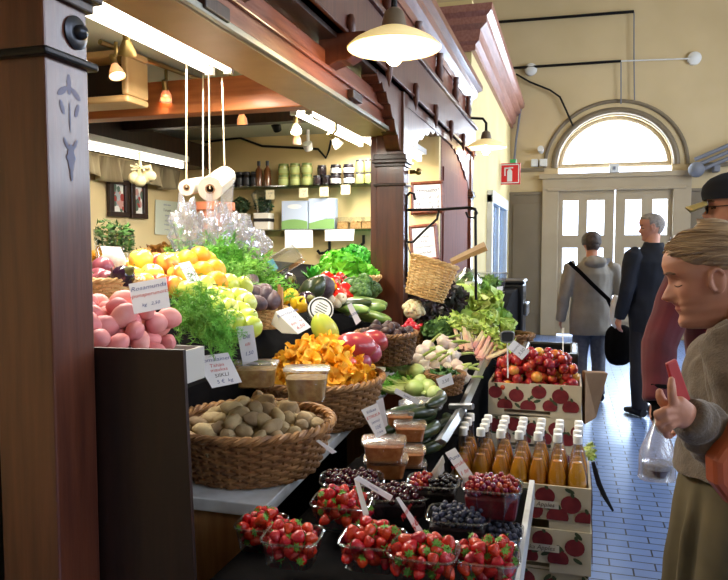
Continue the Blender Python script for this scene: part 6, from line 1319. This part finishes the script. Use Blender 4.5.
# ------------------------------------------------ generic standing figure
def standing(label,pos,body_f,head_f,H,coat,trouser,hairfn,coat_hem=.44,arms=None,width=1.0,skinm='skin',tilt=.1,hood=False,vox=.009,legsplit=.055):
    pos=Vector(pos); f=Vector(body_f); f.z=0; f.normalize(); l=Vector((0,0,1)).cross(f)
    def W(a,b,c): return pos+f*a+l*b+Vector((0,0,c))
    t=thing('person',label,'person',pos); mb=MB(); k=H/1.72
    hc=W(.02*k,0,H-.112*k); M=frame(hc,head_f,tilt,k)
    head(mb,M,nz=50,na=64)
    mb.tube([W(-.02*k,0,H*.80),W(-.0*k,0,H*.86),hc+Vector((0,0,-.05*k))-Vector(head_f).normalized()*.02],[.075*k,.058*k,.055*k],14)
    mb.tube([W(0,0,H*.5),W(.01,0,H*.62),W(0,0,H*.72),W(-.01,0,H*.80)],[.13*k,.12*k,.14*k,.08*k],14,ry=[.09*k,.085*k,.095*k,.07*k],side=l)
    arms=arms or {}
    aj={}
    for s,nm in ((1,'L'),(-1,'R')):
        sh=W(-.01,s*.185*k*width,H*.80); A=arms.get(nm) or (W(-.02,s*.25*k*width,H*.625),W(.05,s*.26*k*width,H*.49)); el,wr=A[0],A[1]; aj[nm]=(sh,el,wr)
        mb.tube([sh,el,wr],[.05*k,.04*k,.028*k],10); d=(wr-el).normalized(); d=(d+Vector((0,0,-.6))).normalized(); hand(mb,wr-d*.01,d,l*s,k*.95,.7,side=s)
        hip=W(0,s*.085*k,H*.5); kn=W(.015,s*.09*k,H*.28); an=W(-.02,s*.09*k,.06); mb.tube([hip,kn,an],[.08*k,.055*k,.04*k],10); mb.tube([W(-.05,s*.09*k,.04),W(.13,s*.1*k,.03)],[.035*k,.03*k],8)
    remesh(mb,vox*.75,'body',[skinm,'lip','brow','lash'],t,1,None,facecol(M))
    c=MB(); w=width
    rings=[(coat_hem,.185,.135),(.52,.19,.14),(.60,.18,.135),(.70,.19,.14),(.77,.185,.13),(.815,.135,.10),(.845,.085,.08),(.86,.075,.075)]
    c.tube([W(-.005-.015*(z>.75),0,H*z) for z,a,b in rings],[a*k*w for z,a,b in rings],22,ry=[b*k*w for z,a,b in rings],side=l)
    for s in ('L','R'):
        sh,el,wr=aj[s]; q=sh.lerp(el,.5); c.tube([sh-(el-sh)*.02+l*(-.03 if s=='L' else .03)*k,sh,q,el,el.lerp(wr,.5),wr+(wr-el).normalized()*.01],[.07*k,.078*k,.068*k,.06*k,.055*k,.047*k],14)
    if hood: c.ball(W(-.12*k,0,H*.835),(.075*k,.12*k,.06*k),16,10,R=Matrix((f,l,Vector((0,0,1)))).transposed())
    remesh(c,vox,'coat',coat,t,3,folds(.012,7,H*3,.7))
    g=MB()
    for s in (1,-1): g.tube([W(0,s*legsplit*k*1.2,H*.54),W(0,s*.088*k,H*.47),W(.02,s*.09*k,H*.28),W(-.01,s*.092*k,.1),W(-.01,s*.092*k,.07)],[.105*k,.098*k,.075*k,.065*k,.066*k],14)
    g.tube([W(0,0,H*.47),W(0,0,H*.57)],[.15*k,.16*k],16,ry=[.11*k,.12*k],side=l)
    remesh(g,vox,'trousers',trouser,t,2,folds(.008,9,H,.5))
    for s in (1,-1):
        h=MB(); h.tube([W(-.075,s*.095*k,.045),W(-.03,s*.095*k,.05),W(.06,s*.1*k,.042),W(.15,s*.105*k,.03),W(.175,s*.106*k,.026)],[.034,.042,.044,.036,.018],14,ry=[.04,.048,.036,.026,.018],side=l); h.build('shoe','shoe',t)
    hairfn(M,t); return t,M,W,aj
def short_hair(m,thick=.012,bald=False):
    def fn(M,t):
        def mask(a,z):
            if bald: return sm(a,78,95)*sm(z,-.06,-.045)*(1-sm(z,.075,.095)*.0)
            fr=sm(z,.052+.02*math.cos(math.radians(a)),.066+.02*math.cos(math.radians(a)))
            side=sm(a,72,84)*sm(z,-.02,.0); back=sm(a,112,124)*sm(z,-.075,-.06)
            return max(fr,side,back)
        hair(M,mask,lambda a,z:thick*(1.0 if z>-.02 else .7),m,t)
    return fn
FWh=Vector((FW.x,FW.y,0)).normalized()
def ground(x,D): p=P(x,300,D=D); p.z=0; return p
# far woman in the grey jacket
gp=ground(591,6.65); k=1.62/1.72
def Wd(p,f,a,b,c): f=Vector(f).normalized(); l=Vector((0,0,1)).cross(f); return p+f*a+l*b+Vector((0,0,c))
arm={'R':(Wd(gp,FWh,-.04,-.27,1.02),Wd(gp,FWh,.12,-.27,.92))}
tw,Mw,Ww,ajw=standing('person in a pale grey jacket with dark hair, seen from behind before the door',gp,FWh,(FWh+RT*.1),1.62,'grey_coat','jeans',short_hair('hair_dark',.026),.40,arm,1.12,hood=True,tilt=.25)
pts=[P(569,262,D=6.5),P(580,272,D=6.42),P(594,286,D=6.4),P(608,299,D=6.42),P(614,312,D=6.45)]
def sbag():
    t=thing('shoulder_bag','black shoulder bag with a long strap on the grey jacketed person','bag',P(619,345,D=6.45)); c=origin(t); m=MB(); m.ball(c,(.13,.09,.19),18,12,fn=lambda v:Vector((math.copysign(abs(v.x)**.7,v.x),v.y,math.copysign(abs(v.z)**.65,v.z)))*(1+.06*noise.noise(v*3)),R=Matrix.Rotation(YAW,3,'Z')); m.build('bag','black_cloth',t)
    m=MB(); m.tube(pts+[P(617,328,D=6.45)],.02,6,ry=.006); m.build('strap','black_cloth',t); return t
sbag()
m=MB(); c=P(616,312,D=6.35); m.ball((c.x,c.y,c.z),(.055,.045,.15),16,12,fn=lambda v:v*(1+.22*noise.noise(v*2.6))); tag(m.build('plastic_bag','cap_white',loc=c),'white plastic bag tucked at the arm of the grey jacketed person','plastic bag')
# far man in the dark jacket
gp=ground(651,6.05)
standing('person in a dark navy jacket with short grey hair, head turned to the stall',gp,FWh-RT*.25,-RT+FWh*.25,1.78,'navy_coat','dark_trousers',short_hair('hair_grey',.007),.42,None,1.02,tilt=.12)
# capped man in the red jacket
gp=ground(734,2.72); HM=1.765
arm={'L':(P(659,345,D=2.62),P(657,398,D=2.56)),'R':None}; arm={'L':arm['L']}
tm,Mm,Wm,ajm=standing('person in a dark red jacket and navy cap carrying a clear shopping bag',gp,FWh-RT*.1,-RT+FWh*.42,HM,'red_coat','dark_trousers',short_hair('hair_white',.008),.44,arm,1.02,tilt=.02,vox=.006)
# cap, glasses
m=MB(); na,nz=48,14; vs=[]
for j in range(nz+1):
    z=.028+.0835*(j/nz)
    for i in range(na): a=2*PI*i/na; p=headpt(a,min(z,.1115)); n=Vector((p.x,p.y,p.z*.8)).normalized(); vs.append(Mm@(p+n*(.017+.012*math.sin(PI*.5*j/nz))))
kx=len(vs); vs.append(Mm@Vector((0,0,.145))); m.add(vs,[(j*na+i,j*na+(i+1)%na,(j+1)*na+(i+1)%na,(j+1)*na+i) for j in range(nz) for i in range(na)]+[(nz*na+i,nz*na+(i+1)%na,kx) for i in range(na)])
cp_=m.build('cap','cap_navy',tm)
m=MB(); m.grid(lambda u,v:Mm@Vector((.095+.075*v*math.cos((u-.5)*1.5),(u-.5)*.15*(1-.15*v*v),.030-.022*v-.018*(2*(u-.5))**2)),14,6); m.build('brim','cap_brim',cp_,solid=.004)
m=MB()
for s in (1,-1):
    m.tube([Mm@Vector((.095-.002*abs(math.cos(t)),s*(.032+.024*math.cos(t)),-.002+.018*math.sin(t))) for t in [2*PI*i/18 for i in range(18)]],.0022,6,closed=True); m.tube([Mm@Vector((.093,s*.056,.004)),Mm@Vector((.03,s*.075,.006)),Mm@Vector((-.008,s*.079,.002))],.002,6)
m.tube([Mm@Vector((.095,-.008,.002)),Mm@Vector((.1,0,.005)),Mm@Vector((.095,.008,.002))],.002,6); m.build('glasses','iron',tm)
gl=MB(); s_,e_,w_=ajm['L']; d_=(w_-e_).normalized(); d_=(d_+Vector((0,0,-.6))).normalized(); hand(gl,w_-d_*.012,d_,RT*-1,1.06,.7,side=1); gl.tube([w_-d_*.05,w_,w_+d_*.02],[.05,.046,.036],12); remesh(gl,.005,'glove','black_cloth',tm,2)
# his shopping bag
hp=ajm['L'][2]; b=P(657,470,D=2.5)
t=thing('shopping_bag','clear plastic shopping bag with a dark lidded tub, hanging from the hand','plastic bag',b)
m=MB(); top=P(659,410,D=2.53)
def bagf(v,a,tt):
    return v
rings=[]
for j in range(11):
    u=j/10; c=top.lerp(b+Vector((0,0,-.03)),u); w=.012+.052*sm(u,0,.75); vs=[c+RT*(w*math.copysign(abs(math.cos(a))**.75,math.cos(a)))*(1+.1*noise.noise(Vector((a,u*3,1))))+FWh*(w*.8*math.copysign(abs(math.sin(a))**.75,math.sin(a)))*(1+.2*noise.noise(Vector((a*1.5,u*3,5)))) for a in [2*PI*i/24 for i in range(24)]]; rings.append(vs)
m.add([p for r in rings for p in r],[(j*24+i,j*24+(i+1)%24,(j+1)*24+(i+1)%24,(j+1)*24+i) for j in range(10) for i in range(24)]+[tuple(240+i for i in range(24))]); m.build('film','bag_film',t)
m=MB(); m.lathe([(0,-.022),(.048,-.022),(.052,.02),(.054,.02),(.054,.028),(0,.03)],24,Matrix.Translation(b)); m.build('tub','clear_plastic',t)
m=MB(); m.lathe([(0,-.019),(.046,-.019),(.048,.008),(0,.010)],20,Matrix.Translation(b)); m.build('contents','shallot_dark',t)
# ------------------------------------------------ near woman
hp=P(708.5,278,D=1.56); Mn=frame(hp,-RT+FWh*.28,.22,.95)
wm=thing('person','person with blond hair tied back, in a taupe sweater, leaning over the stall in profile','person',Vector((P(745,470,D=1.62).x,P(745,470,D=1.62).y,0)))
B=MB(); head(B,Mn)
nb=P(741,330,D=1.585)
B.tube([Mn@Vector((-.035,0,-.02)),Mn@Vector((-.05,0,-.075)),nb.lerp(Mn@Vector((-.05,0,-.075)),.4),nb,nb+Vector((.05,.01,-.06))],[.052,.056,.055,.065,.08],18)
hip=P(752,470,D=1.62); chest=P(752,385,D=1.60)
B.tube([hip,hip.lerp(chest,.5),chest,nb],[.12,.105,.12,.07],16,ry=[.15,.13,.15,.09],side=RT)
sl=P(742,352,D=1.45); el=P(752,462,D=1.38); wr=P(690,417,D=1.27)
sr=P(756,352,D=1.78); er=P(748,455,D=1.85); wr2=P(715,430,D=1.78)
B.tube([sl,el,wr],[.048,.040,.025],12); B.tube([sr,er,wr2],[.048,.040,.026],12)
# left hand closed on a red wallet: palm, index along the wallet, thumb up, three fingers curled round
DH=1.25
def Q(x,y,d=0): return P(x,y,D=DH+d)
B.tube([wr,Q(683,414),Q(676,411),Q(669,409)],[.023,.027,.030,.024],12,ry=[.017,.018,.017,.014],side=(0,0,1))
finger(B,[Q(677,410,.0),Q(673,402,-.012),Q(672,393,-.016),Q(671.5,385,-.014),Q(671.5,380,-.012)],.0088)
finger(B,[Q(675,414,.01),Q(667,407,.012),Q(662,401,.014),Q(660,395.5,.016),Q(659.5,392,.018)],.0098)
finger(B,[Q(674,411,-.008),Q(664,411,-.016),Q(657.5,414,-.010),Q(659.5,419.5,.004),Q(663,421,.010)],.0090)
finger(B,[Q(676,417,-.008),Q(666,419,-.015),Q(659.5,423.5,-.008),Q(662,428.5,.004),Q(665.5,429.5,.010)],.0086)
finger(B,[Q(679,421,-.006),Q(671,426,-.012),Q(665,430.5,-.006),Q(667,435.5,.003),Q(670.5,436,.009)],.0076)
hand(B,wr2,(wr2-er).normalized()+Vector((-.3,0,-.1)),Vector((0,0,1)),.95,.8,side=-1)
fl=[]
for s,DD in ((1,1.55),(-1,1.70)):
    h=P(752,480,D=DD); kn=h+Vector((-.03,0,-.42)); an=Vector((h.x,h.y,.06)); B.tube([h,kn,an],[.085,.058,.04],12); B.tube([an+RT*.04,an-RT*.13+Vector((0,0,-.02))],[.036,.03],8); fl.append(an)
wb=remesh(B,.0030,'body',['skin_pale','lip'],wm,2,None,lambda q:1 if facecol(Mn)(q)==1 else 0)
def faceline(y0,y1,zf,s,off,n=12):
    out=[]
    for i in range(n+1):
        y=y0+(y1-y0)*i/n; z=zf(y); a=0
        while a<1.5 and facept(a,z).y<y: a+=.004
        q=facept(a,z); out.append(Mn@(Vector((q.x,q.y*s,q.z))+Vector((off,off*.5*s,0))))
    return out
for s in (1,-1):
    m=MB(); m.tube(faceline(.012,.047,lambda y:.0285+.0035*math.sin((y-.012)/.035*PI)-.12*max(0,y-.036),s,.0004),[.0012]+[.0026]*11+[.001],8,ry=[.0012]+[.0018]*11+[.001]); m.build('eyebrow','brow',wm)
    m=MB(); m.tube(faceline(.018,.044,lambda y:-.0008-.0035*math.sin((y-.018)/.026*PI),s,.0004),[.0005]+[.0011]*11+[.0006],6); m.build('eyelashes','lash',wm)
    m=MB(); m.tube(faceline(.019,.043,lambda y:.0095+.003*math.sin((y-.019)/.024*PI),s,-.0002),.0005,5); m.build('eyelid_crease','lip',wm)
S=MB()
S.tube([P(748,482,D=1.62),P(750,465,D=1.62),P(752,430,D=1.61),P(752,385,D=1.60),P(748,350,D=1.595),P(743,333,D=1.587),P(738,322,D=1.583)],[.165,.158,.140,.150,.120,.080,.068],22,ry=[.19,.185,.170,.190,.175,.100,.072],side=RT)
S.tube([P(748,350,D=1.52),sl,sl.lerp(el,.5),el,el.lerp(wr,.35),el.lerp(wr,.7),wr+(wr-el).normalized()*.0,wr+(wr-el).normalized()*.012],[.08,.080,.068,.062,.056,.048,.040,.036],16)
S.tube([P(752,350,D=1.68),sr,sr.lerp(er,.5),er,er.lerp(wr2,.5),wr2],[.08,.08,.068,.060,.05,.042],14)
def sleevefold(p,n):
    q=p-wr; al=q.dot((el-wr).normalized())
    r=.0045*math.sin(al*150+4*noise.noise(p*14))*sm(al,-.01,.03)*(1-sm(al,.22,.30))
    return p+n*(r+.010*noise.noise(p*9)+.005*noise.noise(p*22))
remesh(S,.0055,'sweater','sweater',wm,3,sleevefold)
K=MB(); K.tube([P(750,462,D=1.62),P(748,485,D=1.62),P(745,540,D=1.62),Vector((hip.x-.02,hip.y,.55)),Vector((hip.x-.02,hip.y,.22)),Vector((hip.x-.02,hip.y,.2))],[.13,.14,.15,.17,.20,.195],26,ry=[.16,.175,.18,.19,.21,.205],side=RT)
def pleat(p,n):
    a=math.atan2((p-hip).y,(p-hip).x); return p+n*(.012*math.sin(a*11+3*noise.noise(Vector((a*2,p.z*2,0))))*sm(1.0-p.z,0,.2)+.006*noise.noise(p*10))
remesh(K,.008,'skirt','skirt',wm,2,pleat)
for an in fl: h=MB(); h.tube([an+RT*.07+Vector((0,0,-.015)),an+Vector((0,0,-.01)),an-RT*.1+Vector((0,0,-.03)),an-RT*.16+Vector((0,0,-.035))],[.036,.045,.04,.02],12,ry=[.036,.045,.026,.018]); h.build('shoe','shoe',wm)
def wmask(a,z):
    edge=.082-.016*sm(a,8,40)-.026*sm(a,40,75)-.016*sm(a,75,100)
    fr=sm(z,edge-.006,edge+.006); side=sm(a,86,98)*sm(z,.012,.024); back=sm(a,112,124)*sm(z,-.085,-.07); nape=sm(a,104,114)*sm(z,-.005,.006)
    return max(fr,side,back,nape)
def wth(a,z): return .005+.018*sm(a,40,150)+.008*sm(z,.08,.105)
def bun(mb,M):
    mb.ball(M@Vector((-.135,0,.012)),(.046,.052,.055),20,14,R=M.to_3x3(),fn=lambda v:v*(1+.05*math.sin(9*math.atan2(v.z,v.y)+6*v.x)+.1*noise.noise(v*3)))
    mb.tube([M@Vector((-.12,0,-.0)),M@Vector((-.155,.01,-.06)),M@Vector((-.15,.02,-.13))],[.035,.028,.012],10)
    r=random.Random(4)
    for q in range(150):
        s=1 if q%2 else -1; a0=math.radians(r.uniform(2,92)); A=math.degrees(a0); z0=.080-.016*sm(A,8,40)-.026*sm(A,40,75)-.016*sm(A,75,100)+r.uniform(0,.02); a1=math.radians(r.uniform(150,178)); z1=r.uniform(-.02,.05); off=r.uniform(.0,.005); pts=[]
        for i in range(11):
            t=i/10; a=a0+(a1-a0)*t; z=z0+(z1-z0)*t**1.3+.022*math.sin(PI*t)*(1-A/120); z=min(z,.104)
            pp=headpt(a,z); n=Vector((pp.x,pp.y,pp.z*.8+.01)).normalized(); pts.append(M@(Vector((pp.x,pp.y*s,pp.z))+Vector((n.x,n.y*s,n.z))*(wth(math.degrees(a),z)+off-.0025*(i==0))))
        mb.tube(pts,[.0012]+[.0026]*9+[.0015],5)
hair(Mn,wmask,wth,'hair_blond',wm,extra=bun,strand=.0014,na=160,nz=90)
# red wallet, tan bag
t=thing('wallet','dark red wallet gripped in the hand of the taupe sweatered person','wallet',Q(683,388,.005)); q=[Q(667,364,.012),Q(677,359,.02),Q(694,408,.03),Q(681,414,.018)]; n=FWh*.012; m=MB(); m.add(q+[p+n for p in q],[(0,1,2,3),(7,6,5,4),(0,4,5,1),(1,5,6,2),(2,6,7,3),(3,7,4,0)]); mat('wallet_red',(168,44,44),rough=.45); m.build('wallet','wallet_red',t,smooth=False,bevel=.003)
mat('tan_leather',(176,88,52),(160,76,44),scale=8,rough=.5,coat=.2)
t=thing('shoulder_bag','rust orange leather shoulder bag at the hip of the taupe sweatered person','bag',P(738,480,D=1.22)); c=origin(t); m=MB(); q=[P(x,y,D=1.22) for x,y in ((744,418),(731,440),(716,462),(717,486),(734,508),(756,522),(768,440))]; n=FWh*.05; k_=len(q); m.add(q+[p+n for p in q],[tuple(range(k_)),tuple(range(2*k_-1,k_-1,-1))]+[(i,i+k_,(i+1)%k_+k_,(i+1)%k_) for i in range(k_)]); m.build('bag','tan_leather',t,smooth=False,bevel=.012)
m=MB(); m.tube([P(738,425,D=1.25),P(742,380,D=1.36),P(745,345,D=1.42),P(760,338,D=1.5)],.012,6,ry=.004); m.build('strap','tan_leather',t)
WINW=(120,55,75,115,240); TUBEW=34; EXPO=0.15
# ================================================================== daylight
wd=bpy.data.worlds.new('world'); bpy.context.scene.world=wd; wd.use_nodes=True
bg=wd.node_tree.nodes['Background']; bg.inputs[0].default_value=lin((214,228,255)); bg.inputs[1].default_value=6.0
def area(name,loc,rot,sx,sy,e,col):
    L=bpy.data.lights.new(name,'AREA'); L.shape='RECTANGLE'; L.size=sx; L.size_y=sy; L.energy=e; L.color=col
    o=bpy.data.objects.new(name,L); C.objects.link(o); o.location=loc; o.rotation_euler=rot; return o
# daylight standing in the openings of the right-hand windows, the fan window and the door panes
for i,(a,b) in enumerate(wins): area('window_light',(XR+.2,(a+b)/2,3.4),(0,PI/2,0),3.0,(b-a),WINW[i],(.86,.92,1))  # unseen windows, the first added to light camera-facing sides
area('fan_light',(ac.x,YF+.3,ac.z+.45),(-PI/2,0,0),1.8,.8,150,(.82,.9,1))
area('door_light',(xm,YF+.3,1.75),(-PI/2,0,0),1.9,1.3,230,(.62,.79,1))
# fluorescent and hall lamps give the rest
for (x,y,z,l) in ((-1.45,2.15,2.22,1.3),(-1.45,4.28,2.22,1.25)):
    area('tube_glow',(x,y,z-.02),(0,0,0),.1,l,TUBEW,(1,.95,.84))
sc=bpy.context.scene
sc.view_settings.view_transform='Standard'; sc.view_settings.look='None'; sc.view_settings.gamma=1; sc.view_settings.use_curve_mapping=False
sc.view_settings.exposure=EXPO
sc.cycles.use_denoising=True; sc.cycles.sample_clamp_indirect=6; sc.cycles.max_bounces=8; sc.cycles.transparent_max_bounces=16
sc.cycles.caustics_reflective=False; sc.cycles.caustics_refractive=False
